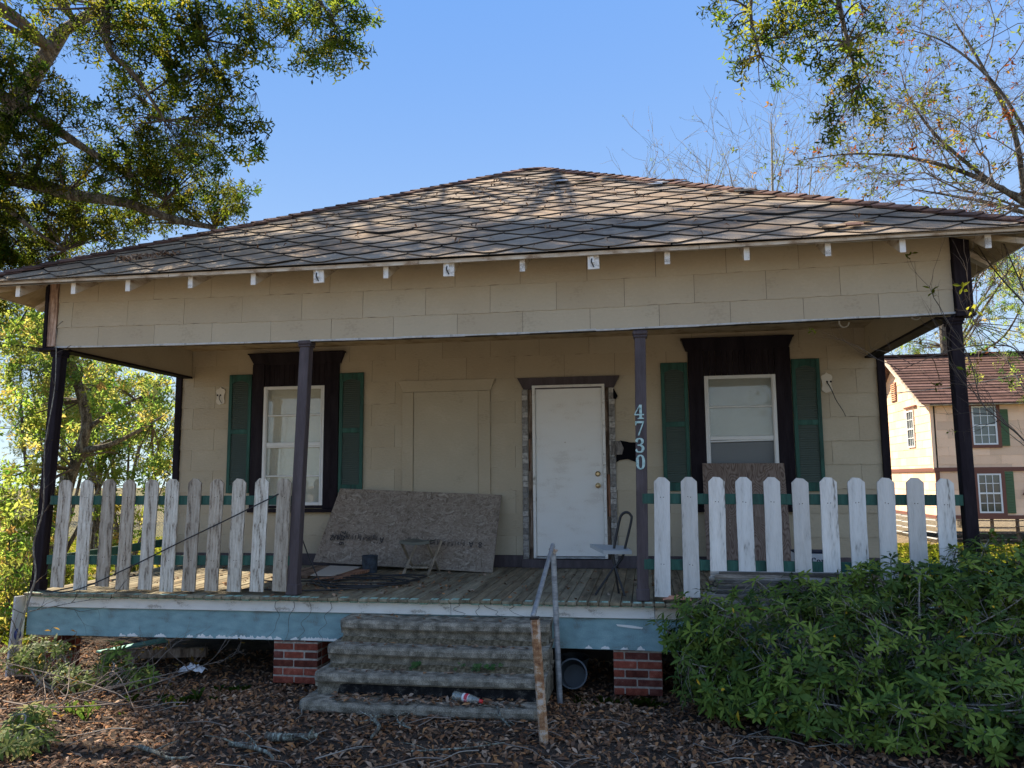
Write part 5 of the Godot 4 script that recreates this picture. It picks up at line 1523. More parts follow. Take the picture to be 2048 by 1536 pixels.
	for i in 30:
		var px: float = rng.randfn(4.08, 0.03) if i < 11 else rng.randfn(4.62, 0.09)
		wx.append(aim(Vector3(rr(-0.5, 0.5), 1, 0.6), Vector3(px, 0.285 + rr(0, 0.05), 0.5 + rr(0, 0.05)), rr(0.22, 0.45))); wc.append([Color(0.04, 0.1, 0.03), Color(0.07, 0.14, 0.04)][i % 2])
	meta(many("step_weeds", whorl(777), M.azalea, wx, wc), "small green weeds growing from the joint of the third step", "weeds")
	sx = []; sc = []
	for q in [[2.15, 0.75, 0.16], [1.55, 1.15, 0.2], [2.35, 0.35, 0.1], [5.55, 0.25, 0.12], [6.0, 0.22, 0.1], [4.08, 0.53, 0.02], [4.62, 0.54, 0.06]]:
		for i in 14:
			var x: float = q[0] + rng.randfn(0, q[2]); var z: float = q[1] + rng.randfn(0, q[2] * 0.6)
			var y := gh(x, z)
			if q[0] > 4.0 and q[0] < 5.0:
				z = 0.5 + rr(-0.01, 0.03); y = 0.275
				continue
			sx.append(Transform3D(Basis(Vector3.UP, rr(0, TAU)).scaled(Vector3.ONE * rr(0.35, 0.9)), Vector3(x, y, z))); sc.append([Color(0.05, 0.1, 0.03), Color(0.08, 0.13, 0.05), Color(0.1, 0.16, 0.07)][rng.randi() % 3])
	meta(many("weed_tufts", blade, M.leaf, sx, sc), "small green weed tufts sprouting around the porch foot", "weeds")

# ---------------------------------------------------------------- the neighbour and the far things
func make_neighbour():
	var X := 15.35; var Z := -21.0
	var h := thing("neighbour_house", "two storey pale pink beige house with brown roof and green shutters", "house", Vector3(19, -0.4, -24))
	M.nsid = tones(mat(M.siding.albedo_texture, 2.5, 0.8, null, 1.0, Color(1.36, 1.23, 1.2)), 3, 0.08, 0.01)
	M.nbrown = plain(0.17, 0.065, 0.045, 0.8)
	M.ngreen = plain(0.075, 0.13, 0.055, 0.7)
	var g := G.new()
	g.box(Vector3(X + 4.5, 2.35, Z - 3.5), Vector3(8.96, 3.7, 6.96))
	g.slab(PackedVector2Array([Vector2(Z - 7.0, 4.15), Vector2(Z - 0.02, 4.15), Vector2(Z - 3.5, 6.14)]), -X - 8.9, -X - 0.03, Transform3D(Basis(Vector3.UP, -PI / 2), Vector3.ZERO))
	var wall := obj("wall", G.new(), M.nsid[0], h)
	obj("core", g, M.under, wall)
	var keep: Array = M.siding_tones
	M.siding_tones = M.nsid
	var rows := [0.52, 0.80, 1.08, 1.36, 1.64, 1.92, 2.20, 2.48, 2.76, 3.04, 3.32, 3.60, 3.88, 4.22]
	siding(wall, Transform3D(Basis(), Vector3(0, 0, Z)), rows, X + 0.1, X + 4.6, [15.5, 15.8], 0.62, [rect(16.55, 2.82, 17.29, 4.08), rect(16.58, 0.63, 17.29, 1.89)])
	g = G.new(); g.box(Vector3(X + 6.8, 2.35, Z - 0.03), Vector3(4.4, 3.7, 0.05)); obj("far_siding", g, M.nsid[0], wall)
	var gx := Transform3D(Basis(Vector3.UP, -PI / 2), Vector3(X, 0, Z))   # u runs back along -z ... out of the wall is -x
	var gable := []
	for r in range(13, 19): rows.append(4.22 + (r - 13 + 1) * 0.32)
	var outside := [PackedVector2Array([Vector2(-0.0, 4.12), Vector2(-3.5, 6.12), Vector2(-3.5, 9.0), Vector2(3.0, 9.0), Vector2(3.0, 4.12)]), PackedVector2Array([Vector2(-7.0, 4.12), Vector2(-3.5, 6.12), Vector2(-3.5, 9.0), Vector2(-10.0, 9.0), Vector2(-10.0, 4.12)]), rect(-2.45, 2.83, -1.7, 4.13), rect(-4.05, 4.6, -3.45, 5.32)]
	siding(wall, gx, rows, -6.95, -0.02, [-6.6, -6.3], 0.62, outside)
	M.siding_tones = keep
	g = G.new()
	g.box(Vector3(X + 4.5, 2.03, Z + 0.03), Vector3(9.1, 0.13, 0.05)); g.box(Vector3(X - 0.03, 2.03, Z - 3.5), Vector3(0.05, 0.12, 7.0)); g.box(Vector3(X + 4.5, 0.5, Z + 0.035), Vector3(9.1, 0.12, 0.06)); g.box(Vector3(X - 0.035, 0.5, Z - 3.5), Vector3(0.06, 0.1, 7.0))
	g.box(Vector3(X + 0.05, 1.25, Z + 0.02), Vector3(0.13, 1.45, 0.05))
	obj("belt_board", g, M.nbrown, h)
	g = G.new(); g.box(Vector3(X - 0.01, 3.1, Z + 0.0), Vector3(0.1, 2.1, 0.06)); obj("corner_board", g, M.nsid[0], h)
	# roof
	var roof := obj("roof", G.new(), M.cap[0], h)
	var n := 18
	var e0 := Vector3(0, 4.15, Z + 0.33); var e1 := Vector3(0, 6.25, Z - 3.5)
	var course := mat(M.cap[0].albedo_texture, 1.6, 0.95, null, 1.0, Color(0.86, 0.88, 0.92))
	var ct := tones(course, 3, 0.18, 0.03)
	for i in n:
		var a := e0.lerp(e1, float(i) / n); var b := e0.lerp(e1, (i + 1.4) / n)
		g = G.new()
		var up := Vector3(0, 0.035, 0.012)
		var x := X - 0.4
		while x < X + 9.3:
			var x2 := minf(x + rr(0.8, 1.1), X + 9.3)
			var j := rr(0, 0.006)
			g.quad(Vector3(x, a.y + j, a.z) + up, Vector3(x2 - 0.008, a.y + j, a.z) + up, Vector3(x2 - 0.008, b.y, b.z), Vector3(x, b.y, b.z))
			g.quad(Vector3(x, a.y, a.z), Vector3(x2, a.y, a.z), Vector3(x2, a.y + j, a.z) + up, Vector3(x, a.y + j, a.z) + up)
			x = x2
		obj("shingle_course", g, ct[i % 3], roof)
	g = G.new()
	g.quad(Vector3(X + 9.3, e0.y, Z - 7.33), Vector3(X - 0.4, e0.y, Z - 7.33), Vector3(X - 0.4, e1.y + 0.03, e1.z), Vector3(X + 9.3, e1.y + 0.03, e1.z)); obj("rear_slope", g, M.cap[0], roof)
	g = G.new(); g.box(Vector3(X + 4.45, e1.y + 0.05, e1.z), Vector3(9.8, 0.07, 0.3)); obj("ridge_cap", g, M.cap[2], roof)
	g = G.new()
	for s in [-1.0, 1.0]: g.bar(Vector3(X - 0.38, 4.07, Z - 3.5 + 3.85 * -s * -1.0 * s * s if false else Z - 3.5 + s * 3.83), Vector3(X - 0.38, 6.16, Z - 3.5), 0.04, 0.16, Vector3.RIGHT)
	obj("rake_board", g, M.creamboard, roof)
	g = G.new(); g.box(Vector3(X + 4.5, 4.12, Z + 0.17), Vector3(9.5, 0.02, 0.34)); obj("soffit", g, M.soffit, roof)
	# windows
	nwindow(h, Transform3D(Basis(), Vector3(16.92, 3.45, Z)), 0.74, 1.26, true)
	nwindow(h, Transform3D(Basis(), Vector3(16.935, 1.26, Z)), 0.71, 1.26, true)
	nwindow(h, Transform3D(Basis(Vector3.UP, -PI / 2), Vector3(X, 3.48, Z - 2.07)), 0.74, 1.3, false)
	nwindow(h, Transform3D(Basis(), Vector3(20.9, 3.45, Z)), 0.74, 1.26, true)
	for s in [[17.36, 2.77, 3.96], [17.38, 0.62, 1.95], [16.22, 2.77, 3.96], [16.24, 0.62, 1.95]]:
		if s[0] < 17: continue
		g = G.new(); g.box(Vector3(s[0] + 0.14, (s[1] + s[2]) / 2, Z + 0.03), Vector3(0.28, s[2] - s[1], 0.05), Basis(), 0.006)
		var y: float = s[1] + 0.06
		while y < s[2] - 0.05: g.box(Vector3(s[0] + 0.14, y, Z + 0.058), Vector3(0.2, 0.03, 0.012), Basis(Vector3.RIGHT, -0.5)); y += 0.05
		obj("shutter", g, M.ngreen, h)
	g = G.new()
	g.box(Vector3(X - 0.02, 4.96, Z - 3.75), Vector3(0.04, 0.72, 0.6)); obj("vent_frame", g, M.nbrown, h)
	for k in 9:
		g = G.new(); g.box(Vector3(X - 0.05, 4.66 + k * 0.075, Z - 3.75), Vector3(0.05, 0.03, 0.5), Basis(Vector3.BACK, 0.5)); obj("vent_slat", g, M.nsid[1], h)
	# broken slatted skirting
	for k in 4:
		for j in 8:
			if rng.randf() < 0.15: continue
			g = G.new(); var x0 := X + 0.02 + j * 1.12
			g.bar(Vector3(x0, 0.40 - k * 0.2 + rr(-0.03, 0.03), Z + 0.04), Vector3(x0 + 1.1, 0.40 - k * 0.2 + rr(-0.04, 0.04), Z + 0.05), 0.09, 0.03, Vector3.UP); obj("skirting_slat", g, M.oldwood2, h)
	for j in 12:
		g = G.new(); g.bar(Vector3(X + 0.1 + j * 0.75, -0.5, Z - 0.04), Vector3(X + 0.1 + j * 0.75, 0.45, Z - 0.04), 0.09, 0.06, Vector3.BACK); obj("skirting_post", g, M.oldwood2, h)
	for k in 4:
		for j in 5:
			g = G.new(); g.bar(Vector3(X - 0.04, 0.40 - k * 0.2, Z - 0.05 - j * 1.2), Vector3(X - 0.04, 0.38 - k * 0.2, Z - 1.2 - j * 1.2), 0.09, 0.03, Vector3.UP); obj("skirting_slat", g, M.palewood, h)
	g = G.new(); g.bar(Vector3(17.9, 1.2, Z + 0.1), Vector3(18.4, 1.85, Z + 0.1), 0.07, 0.05, Vector3.BACK); obj("brace", g, M.nbrown, h)

func nwindow(h: Node3D, xf: Transform3D, w: float, t: float, cased: bool):
	var o := obj("window", G.new(), M.alu, h)
	var g := G.new()
	if cased:
		for s in [[0, t / 2 + 0.05, w + 0.22, 0.1], [0, -t / 2 - 0.05, w + 0.22, 0.1], [-w / 2 - 0.055, 0, 0.11, t], [w / 2 + 0.055, 0, 0.11, t]]: g.box(xf * Vector3(s[0], s[1], 0.03), Vector3(s[2], s[3], 0.06), xf.basis)
		obj("casing", g, M.nbrown, o)
	else:
		g.box(xf * Vector3(0.1, t / 2 + 0.12, 0.04), Vector3(w + 0.5, 0.05, 0.08), xf.basis); obj("casing", g, M.nbrown, o)
	g = G.new()
	for s in [[0, t / 2 - 0.025, w, 0.05], [0, -t / 2 + 0.025, w, 0.05], [-w / 2 + 0.025, 0, 0.05, t - 0.1], [w / 2 - 0.025, 0, 0.05, t - 0.1], [0, 0, w - 0.1, 0.05]]: g.box(xf * Vector3(s[0], s[1], 0.035), Vector3(s[2], s[3], 0.04), xf.basis)
	obj("frame", g, M.alu, o)
	g = G.new()
	for k in [-1, 1]:
		g.box(xf * Vector3(k * (w - 0.1) / 6.0, 0, 0.03), Vector3(0.022, t - 0.1, 0.022), xf.basis)
		g.box(xf * Vector3(0, k * t / 4.0, 0.032), Vector3(w - 0.1, 0.022, 0.022), xf.basis)
	obj("muntin", g, M.alu, o)
	g = G.new(); g.box(xf * Vector3(0, 0, 0.016), Vector3(w - 0.09, t - 0.09, 0.006), xf.basis); obj("pane", g, M.farglass, o)

func make_fence():
	var f := thing("chain_link_fence", "grey chain link fence across the grass behind the left yard", "fence", Vector3(-13, -0.36, -19))
	var a := Vector3(-24, -0.36, -16.5); var b := Vector3(-5.5, -0.36, -20.5)
	var d := (b - a).normalized(); var len := a.distance_to(b)
	for i in 8:
		var g := G.new(); var p := a + d * (len * i / 7.0); g.tube([p + Vector3(0, -0.1, 0), p + Vector3(0, 1.45, 0)], 0.03, 0.03, 8); obj("post", g, M.galv, f)
	var g := G.new(); g.tube([a + Vector3(0, 1.42, 0), b + Vector3(0, 1.42, 0)], 0.022, 0.022, 6); obj("top_rail", g, M.galv, f)
	g = G.new()
	var x := 0.0
	while x < len - 1.3:
		for s in [1.0, -1.0]:
			var p := a + d * (x if s > 0 else x + 1.3) + Vector3(0, 0.05, 0); var q := a + d * (x + 1.3 if s > 0 else x) + Vector3(0, 1.4, 0)
			g.tube([p, q], 0.004, 0.004, 3, false)
		x += 0.11
	meta(obj("wire_mesh", g, M.galv, f), "", "", "", "stuff")

# ---------------------------------------------------------------- place-specific lists
var UL := [[0.76,6.24,0.94,0.37,0.23],[1.15,6.06,0.75,0.43,0.33],[1.50,6.21,0.51,0.44,0.39],[1.88,6.27,0.25,0.40,0.40],[2.42,6.32,0.17,0.40,0.35],[2.91,6.26,0.08,0.45,0.40],[3.20,6.01,0.00,0.22,0.27],[3.22,6.51,0.06,0.30,0.25],[1.23,5.78,0.30,0.40,0.35],[1.61,5.77,0.03,0.41,0.36],[1.91,5.61,-0.14,0.31,0.41],[1.95,5.35,-0.28,0.24,0.24],[0.78,5.52,0.03,0.36,0.26],[1.17,5.49,-0.34,0.43,0.32],[-0.28,6.25,0.30,0.36,0.41],[-0.26,5.83,0.14,0.42,0.37],[-0.04,5.71,-0.11,0.38,0.32],[-0.63,5.48,-0.25,0.44,0.38],[-0.23,5.33,-0.54,0.45,0.34],[0.20,5.35,-0.81,0.46,0.34],[0.47,5.32,-1.27,0.48,0.36],[0.73,5.27,-1.72,0.44,0.31],[1.10,5.33,-1.78,0.25,0.31],[-1.00,5.07,-0.65,0.46,0.40],[-0.77,5.00,-1.00,0.53,0.36],[-0.38,5.09,-1.36,0.49,0.37],[-1.35,4.67,-1.25,0.55,0.31],[-0.14,5.16,-1.80,0.45,0.25],[-1.71,4.89,-0.86,0.47,0.71],[-1.05,5.67,0.05,0.43,0.81],[-0.44,6.34,0.64,0.40,0.60]]
var UR := [[6.76,5.90,0.42,0.24,0.17],[7.01,5.81,0.37,0.26,0.22],[7.27,5.68,0.31,0.26,0.26],[7.01,5.51,0.33,0.20,0.20],[7.23,5.34,0.17,0.20,0.18],[7.58,5.85,0.28,0.31,0.20],[7.88,5.81,0.23,0.31,0.22],[8.09,5.72,0.18,0.22,0.22],[7.61,5.55,0.24,0.20,0.17],[7.87,5.46,0.19,0.26,0.22],[7.97,5.25,0.04,0.24,0.22],[7.86,5.12,-0.06,0.18,0.18],[7.73,5.07,-0.25,0.18,0.14],[8.11,5.07,-0.21,0.16,0.16],[7.45,5.94,0.31,0.35,0.13]]
var LB := [[-5.48,4.78,-5.86,0.56,0.47],[-4.75,4.40,-6.03,0.56,0.47],[-4.56,3.80,-5.11,0.61,0.44],[-4.03,3.74,-6.22,0.56,0.37],[-3.20,3.55,-6.38,0.47,0.37],[-3.41,4.06,-7.31,0.30,0.40],[-3.71,3.27,-5.31,0.61,0.44],[-2.86,2.83,-5.51,0.52,0.44],[-2.35,2.57,-5.62,0.35,0.52],[-3.15,2.85,-3.42,0.45,0.45],[-2.86,2.33,-3.52,0.52,0.45],[-2.72,2.36,-4.56,0.57,0.49],[-2.01,2.03,-4.72,0.49,0.41],[-2.54,1.95,-2.60,0.41,0.48],[-1.84,1.38,-1.77,0.31,0.37],[-1.67,0.89,-1.85,0.25,0.31],[-1.13,0.65,-0.95,0.22,0.34],[-1.10,1.87,-3.87,0.22,0.45]]
var GOLD := [[-6.82,4.43,-7.72,0.74,0.53],[-5.68,3.89,-7.98,0.85,0.64],[-4.54,3.57,-8.20,0.64,0.64],[-6.33,3.27,-7.94,0.85,0.64],[-5.09,2.73,-8.21,0.74,0.53],[-4.14,2.93,-8.34,0.42,0.64]]
var RB := [[19.12,9.10,-24.70,1.12,1.12],[19.08,7.56,-22.84,0.87,1.22],[18.53,7.61,-24.78,0.94,1.12],[18.96,9.30,-22.61,0.70,0.70],[19.23,7.66,-31.01,1.35,0.67],[17.90,7.56,-30.81,0.90,0.56],[16.58,5.26,-18.62,0.90,0.75],[16.22,4.16,-16.65,0.41,0.82]]
var limbA := [Vector3(-1.95,5.40,-0.25),Vector3(-1.39,5.31,-0.35),Vector3(-0.73,5.20,-0.47),Vector3(-0.24,5.05,-0.57),Vector3(0.19,5.03,-0.85),Vector3(0.58,4.93,-1.23),Vector3(0.78,4.99,-1.76)]
var limbB := [Vector3(-1.48,6.15,0.28),Vector3(-0.96,6.04,0.18),Vector3(-0.49,5.85,0.08),Vector3(-0.13,5.61,-0.01),Vector3(0.04,5.48,-0.26),Vector3(0.27,5.33,-0.62),Vector3(0.58,5.09,-1.01)]
var limbC := [Vector3(0.88,7.26,1.04),Vector3(1.11,6.61,0.93),Vector3(1.13,6.19,0.87),Vector3(1.16,5.86,0.83),Vector3(1.26,5.73,0.59),Vector3(1.36,5.43,0.23)]
var limbD := [Vector3(1.27,7.62,0.51),Vector3(1.65,6.92,0.36),Vector3(1.73,6.32,0.28),Vector3(1.71,6.08,-0.05)]
var limbE := [Vector3(-0.73,5.20,-0.47),Vector3(-0.64,5.39,-0.46),Vector3(-0.53,5.57,-0.46),Vector3(-0.28,5.64,-0.49)]
var limbF := [Vector3(-1.79,5.19,-0.50),Vector3(-1.07,4.95,-0.44),Vector3(-0.69,4.66,-0.54),Vector3(-0.72,4.58,-1.06)]
var limbG := [Vector3(2.26,7.71,0.36),Vector3(2.74,7.01,0.20),Vector3(2.97,6.51,0.10),Vector3(3.16,6.16,0.03)]
var ur1 := [Vector3(7.65,7.11,0.42),Vector3(7.74,6.24,0.30),Vector3(7.83,5.72,0.22),Vector3(7.97,5.29,0.05)]
var ur2 := [Vector3(7.31,7.11,0.48),Vector3(7.11,6.33,0.42),Vector3(7.02,5.90,0.38),Vector3(7.09,5.51,0.32)]
var br1 := [Vector3(11.12,4.57,-2.50),Vector3(10.57,4.74,-2.39),Vector3(10.29,4.88,-2.32),Vector3(9.97,5.08,-2.25),Vector3(9.55,5.36,-2.35),Vector3(9.09,5.61,-2.55),Vector3(8.58,5.76,-2.75),Vector3(8.01,5.77,-2.86)]
var br2 := [Vector3(12.26,5.21,-4.65),Vector3(11.58,5.32,-4.52),Vector3(10.84,5.54,-4.38),Vector3(10.24,5.66,-4.26),Vector3(9.70,5.76,-4.16)]
var br3 := [Vector3(11.14,5.30,-2.41),Vector3(10.29,4.94,-2.31)]
var br4 := [Vector3(10.03,3.93,-0.86),Vector3(9.73,4.73,-0.72),Vector3(9.42,5.47,-0.68),Vector3(9.04,6.01,-0.76),Vector3(8.73,6.27,-0.88)]
var br5 := [Vector3(9.97,5.08,-2.25),Vector3(9.45,5.67,-2.29),Vector3(9.19,6.23,-2.39),Vector3(9.15,6.68,-2.53)]
var br6 := [Vector3(9.47,2.85,0.12),Vector3(9.20,3.09,0.19),Vector3(9.09,3.44,0.15),Vector3(8.95,4.08,0.05)]
var nt1 := [Vector3(9.18,1.65,0.54),Vector3(8.81,2.10,0.65),Vector3(8.68,2.26,0.59),Vector3(8.58,2.42,0.52),Vector3(8.55,2.75,0.46),Vector3(8.44,3.04,0.41)]
var nt2 := [Vector3(9.08,2.02,0.80),Vector3(8.78,2.69,0.83),Vector3(8.62,2.81,0.77),Vector3(8.32,2.79,0.71),Vector3(8.00,2.67,0.54)]
var trunkL := [Vector3(-2.75,1.02,-3.70),Vector3(-2.51,1.88,-3.64),Vector3(-2.25,2.62,-3.59),Vector3(-2.29,3.07,-3.53),Vector3(-2.46,3.66,-3.43),Vector3(-2.66,4.26,-3.33),Vector3(-3.02,4.64,-3.22)]
var tl2 := [Vector3(-2.25,2.62,-3.59),Vector3(-1.81,2.92,-3.63),Vector3(-1.61,3.18,-4.04)]
var tl3 := [Vector3(-2.31,2.32,-3.62),Vector3(-1.90,2.40,-3.67),Vector3(-1.70,2.64,-4.09),Vector3(-1.67,2.92,-4.67)]
var tl4 := [Vector3(-2.46,3.66,-3.43),Vector3(-2.90,3.82,-3.34),Vector3(-3.34,3.90,-3.26)]
var wire := [Vector3(13.69,4.45,-20.28),Vector3(14.26,4.23,-16.32),Vector3(14.46,4.09,-12.29),Vector3(15.03,4.11,-10.34)]

func make_trees():
	var pal := [Color(0.1, 0.135, 0.042), Color(0.155, 0.19, 0.05), Color(0.055, 0.08, 0.03), Color(0.23, 0.25, 0.065)]
	var gold := [Color(0.31, 0.39, 0.14), Color(0.4, 0.46, 0.22), Color(0.22, 0.32, 0.12), Color(0.42, 0.4, 0.22), Color(0.15, 0.23, 0.08)]
	var oak := sprig(13, 0.2, 0.062, 0.02, 41)
	var big := sprig(12, 0.3, 0.1, 0.036, 42)
	var broad := sprig(9, 0.24, 0.085, 0.042, 43)
	var few := sprig(5, 0.09, 0.052, 0.022, 44)
	# big oak whose limbs reach in from the upper left
	var top := Vector3(-3.3, 6.6, 0.1)
	var limbs := [[[Vector3(-4.3, -0.1, -0.6), Vector3(-4.2, 2.0, -0.4), Vector3(-4.0, 4.4, 0.3), Vector3(-3.9, 5.6, 0.9)], 0.34, 0.2],
		[[Vector3(-4.1, 4.0, 0.1), Vector3(-2.9, 5.2, -0.2)] + limbA, 0.13, 0.03], [[Vector3(-4.0, 5.0, 0.5), Vector3(-2.5, 6.2, 0.3)] + limbB, 0.11, 0.018],
		[[Vector3(-3.9, 5.6, 0.9), Vector3(-3.2, 8.0, 1.9), Vector3(-1.5, 8.9, 2.2), Vector3(0.1, 8.3, 1.6)] + limbC, 0.09, 0.012], [[Vector3(0.1, 8.3, 1.6), Vector3(0.8, 8.4, 1.1)] + limbD, 0.05, 0.012], [[Vector3(0.8, 8.4, 1.1), Vector3(1.6, 8.4, 0.8)] + limbG, 0.045, 0.008],
		[limbE, 0.04, 0.012], [limbF, 0.05, 0.012]]
	var b := UL.duplicate() + LOW
	for k in 14: b.append([rr(-3.8, 2.6), rr(7.8, 9.4), rr(0.2, 2.6), 0.8, 0.55])
	tree("oak_tree", "large evergreen oak reaching over the roof from the upper left", "tree", "", Vector3(-4.3, 0, -0.6), limbs, b, 640.0, oak, pal, {"subs": 5, "gap": -0.14, "gapfreq": 2.2})
	# overhead evergreen at the upper right
	limbs = [[[Vector3(11.8, -0.1, 3.2), Vector3(11.6, 3.0, 3.1), Vector3(10.8, 6.0, 2.4), Vector3(9.4, 7.9, 1.4)], 0.26, 0.1], [[Vector3(9.4, 7.9, 1.4), Vector3(8.5, 7.8, 0.8)] + ur1, 0.06, 0.008], [[Vector3(8.5, 7.8, 0.8), Vector3(7.8, 7.7, 0.6)] + ur2, 0.04, 0.008]]
	tree("overhanging_oak", "dark green oak branch hanging into the sky at upper right", "tree", "", Vector3(11.8, 0, 3.2), limbs, UR, 650.0, oak, pal, {"subs": 4, "gap": -0.05, "gapfreq": 3.0})
	# tall oak behind the left whose crown dapples the roof
	limbs = [[[Vector3(-9.5, -0.2, -7.5), Vector3(-9.2, 4.0, -7.4), Vector3(-7.6, 8.5, -7.0), Vector3(-5.5, 11.0, -6.5)], 0.42, 0.14], [[Vector3(-5.5, 11.0, -6.5), Vector3(-3.0, 11.8, -6.3), Vector3(0.3, 11.6, -6.2)], 0.12, 0.03]]
	b = []
	for q in SHADE: b.append(q)
	tree("tall_oak", "tall oak rising behind the left side of the house", "tree", "", Vector3(-9.5, 0, -7.5), limbs, b, 230.0, big, pal, {"subs": 5, "gap": -0.08, "gapfreq": 0.9})
	# bare winter tree at the right with a few russet leaves
	var rus := [Color(0.22, 0.06, 0.03), Color(0.27, 0.14, 0.04), Color(0.16, 0.18, 0.04), Color(0.24, 0.25, 0.07), Color(0.2, 0.24, 0.06), Color(0.12, 0.15, 0.04), Color(0.18, 0.23, 0.06), Color(0.14, 0.19, 0.05)]
	var tr := [[[Vector3(13.2, -0.1, -3.0), Vector3(12.8, 2.4, -2.9), Vector3(12.0, 4.0, -2.7), Vector3(11.12, 4.57, -2.5)], 0.2, 0.055, 30], [br1, 0.052, 0.004], [br3, 0.03, 0.034, 30], [br4, 0.026, 0.004], [br5, 0.026, 0.004], [[Vector3(12.0, 4.0, -2.7)] + br2, 0.06, 0.006],
		[[Vector3(12.0, 4.0, -2.7), Vector3(11.8, 5.5, -2.0), Vector3(10.9, 6.6, -1.6), Vector3(10.0, 7.2, -1.7)], 0.05, 0.006, 8], [[Vector3(10.29, 4.9, -2.3), Vector3(10.1, 5.6, -2.0), Vector3(9.8, 6.3, -1.9), Vector3(9.6, 6.9, -2.0)], 0.035, 0.01]]
	bare_tree("bare_tree", "nearly leafless tree with russet leaves spreading over the roof's right end", "", Vector3(13.2, 0, -3.0), tr, 2, 0.8, 3, few, rus, 0.34, M.bark, {"kids": 4, "rmin": 0.0016, "wander": 0.5, "spread": 1.1, "rise": 0.0, "rise0": 0.1, "along": 0.35, "twigmat": M.paletwig})
	# thin bare sapling in front of the right post
	bare_tree("bare_sapling", "thin bare sapling arching across the right porch post", "", Vector3(9.5, 0, 0.5), [[[Vector3(9.7, 0, 0.45), Vector3(9.6, 1.4, 0.3), br6[0], br6[1], br6[2], br6[3]], 0.016, 0.004, 5], [[Vector3(9.62, 1.2, 0.4)] + nt1, 0.008, 0.002], [[Vector3(9.6, 1.5, 0.5)] + nt2, 0.008, 0.002], [[br6[1], Vector3(9.0, 3.7, -0.2), Vector3(8.8, 4.3, -0.3)], 0.008, 0.003]], 2, 0.38, 2, few, rus, 0.05, M.twig, {"kids": 2, "rmin": 0.0012, "spread": 0.7})
	# saplings behind the roof
	for k in 3:
		var x: float = [10.3, 8.2, 6.2][k]
		var hgt: float = [13.4, 11.8, 11.9][k]
		var base := Vector3(x, 0, -19.0 - k)
		var ls := []
		for j in 6:
			var a := j * 1.05 + k
			ls.append([[base + Vector3(0, 4.0 + 0.3 * j, 0), base + Vector3(cos(a) * 0.7, 7.5, sin(a) * 0.7), base + Vector3(cos(a) * 1.3, hgt - 1.5 - 0.5 * (j % 3), sin(a) * 1.3)], 0.06, 0.015, 8])
		ls.append([[base, base + Vector3(0.1, 5, 0), base + Vector3(0, 9, 0), base + Vector3(0.1, hgt, 0)], 0.14, 0.02, 12])
		bare_tree("bare_tree", ["tallest bare sapling rising behind the roof ridge's right side", "middle bare sapling just showing over the roof right of its peak", "leftmost bare sapling barely showing over the roof near its peak"][k], "bare saplings behind the roof", base, ls, 1, 1.5, 2, few, rus, 0.25, M.palebark, {"kids": 3, "rmin": 0.006, "wander": 0.4, "rise": 0.06, "rise0": 0.55, "spread": 0.85, "twigmat": M.palebark})

	tree("crooked_tree", "crooked trunked small tree with yellow green leaves left of the porch", "tree", "", Vector3(-2.75, 0, -3.7), [[[Vector3(-2.85, -0.1, -3.7)] + trunkL, 0.1, 0.05], [tl2, 0.045, 0.01], [tl3, 0.055, 0.01], [tl4, 0.05, 0.015]], LB.slice(9, 14) + [[-2.4, 4.0, -3.6, 0.6, 0.5], [-3.2, 4.3, -3.2, 0.6, 0.5], [-2.2, 3.3, -3.3, 0.5, 0.4], [-1.7, 3.0, -3.9, 0.45, 0.4]], 380.0, broad, gold, {"leafmat": M.goldleaf, "gap": 0.0, "gapfreq": 1.8, "subs": 7})
	var sets := [[LB.slice(0, 5), "tall sunlit bush tree behind the crooked trunk", Vector3(-4.6, 0, -6)], [LB.slice(5, 9), "sunlit leafy shrub just left of the porch wall corner", Vector3(-3.0, 0, -5.6)]]
	for s in sets:
		var ls := []
		for q in s[0]: ls.append([[s[2] + rv(0.15) * Vector3(1, 0, 1), (s[2] as Vector3).lerp(Vector3(q[0], q[1], q[2]), 0.5) + rv(0.3), Vector3(q[0], q[1], q[2])], 0.05, 0.012])
		tree("leafy_shrub", s[1], "shrub", "sunlit shrubs by the left of the porch", s[2], ls, s[0], 360.0, broad, gold, {"leafmat": M.goldleaf, "gap": -0.02, "gapfreq": 1.6, "subs": 6})
	var low := LB.slice(14, 18)
	for k in 2:
		var bl: Array = low.slice(k * 2, k * 2 + 2) + [[[-2.1, 0.7, -2.6, 0.5, 0.6], [-2.6, 1.5, -3.0, 0.5, 0.5]], [[-1.9, 0.4, -1.6, 0.4, 0.4], [-1.5, 1.2, -3.4, 0.4, 0.5]]][k]
		var ls := []
		var f := Vector3(-2.0 + 0.5 * k, 0, -2.0 - k)
		for q in bl: ls.append([[f, f.lerp(Vector3(q[0], q[1], q[2]), 0.6) + rv(0.15), Vector3(q[0], q[1], q[2])], 0.02, 0.006])
		tree("leafy_shrub", ["dense sunlit shrub beside the black left post at deck height", "low sunlit shrub at the left edge beside the porch foot"][k], "shrub", "sunlit shrubs by the left of the porch", f, ls, bl, 420.0, broad, gold, {"leafmat": M.goldleaf, "gap": -0.1, "subs": 5})
	var gl := []
	for q in GOLD: gl.append([[Vector3(-6.5, 0, -9.5) + rv(0.2) * Vector3(1, 0, 1), Vector3(-6.0, 2.0, -9.0) + rv(0.4), Vector3(q[0], q[1], q[2])], 0.08, 0.02])
	tree("yellow_tree", "yellow leaved tree in the sun behind the left yard shrubs", "tree", "", Vector3(-6.5, 0, -9.5), gl, GOLD, 140.0, big, gold, {"leafmat": M.goldleaf, "gap": 0.02, "subs": 7, "gapfreq": 1.0})
	# beyond the neighbour
	gl = [[[Vector3(19.3, -0.4, -30), Vector3(19.1, 4, -30), Vector3(18.9, 9.5, -29.5), Vector3(19.0, 13, -29)], 0.25, 0.12]]
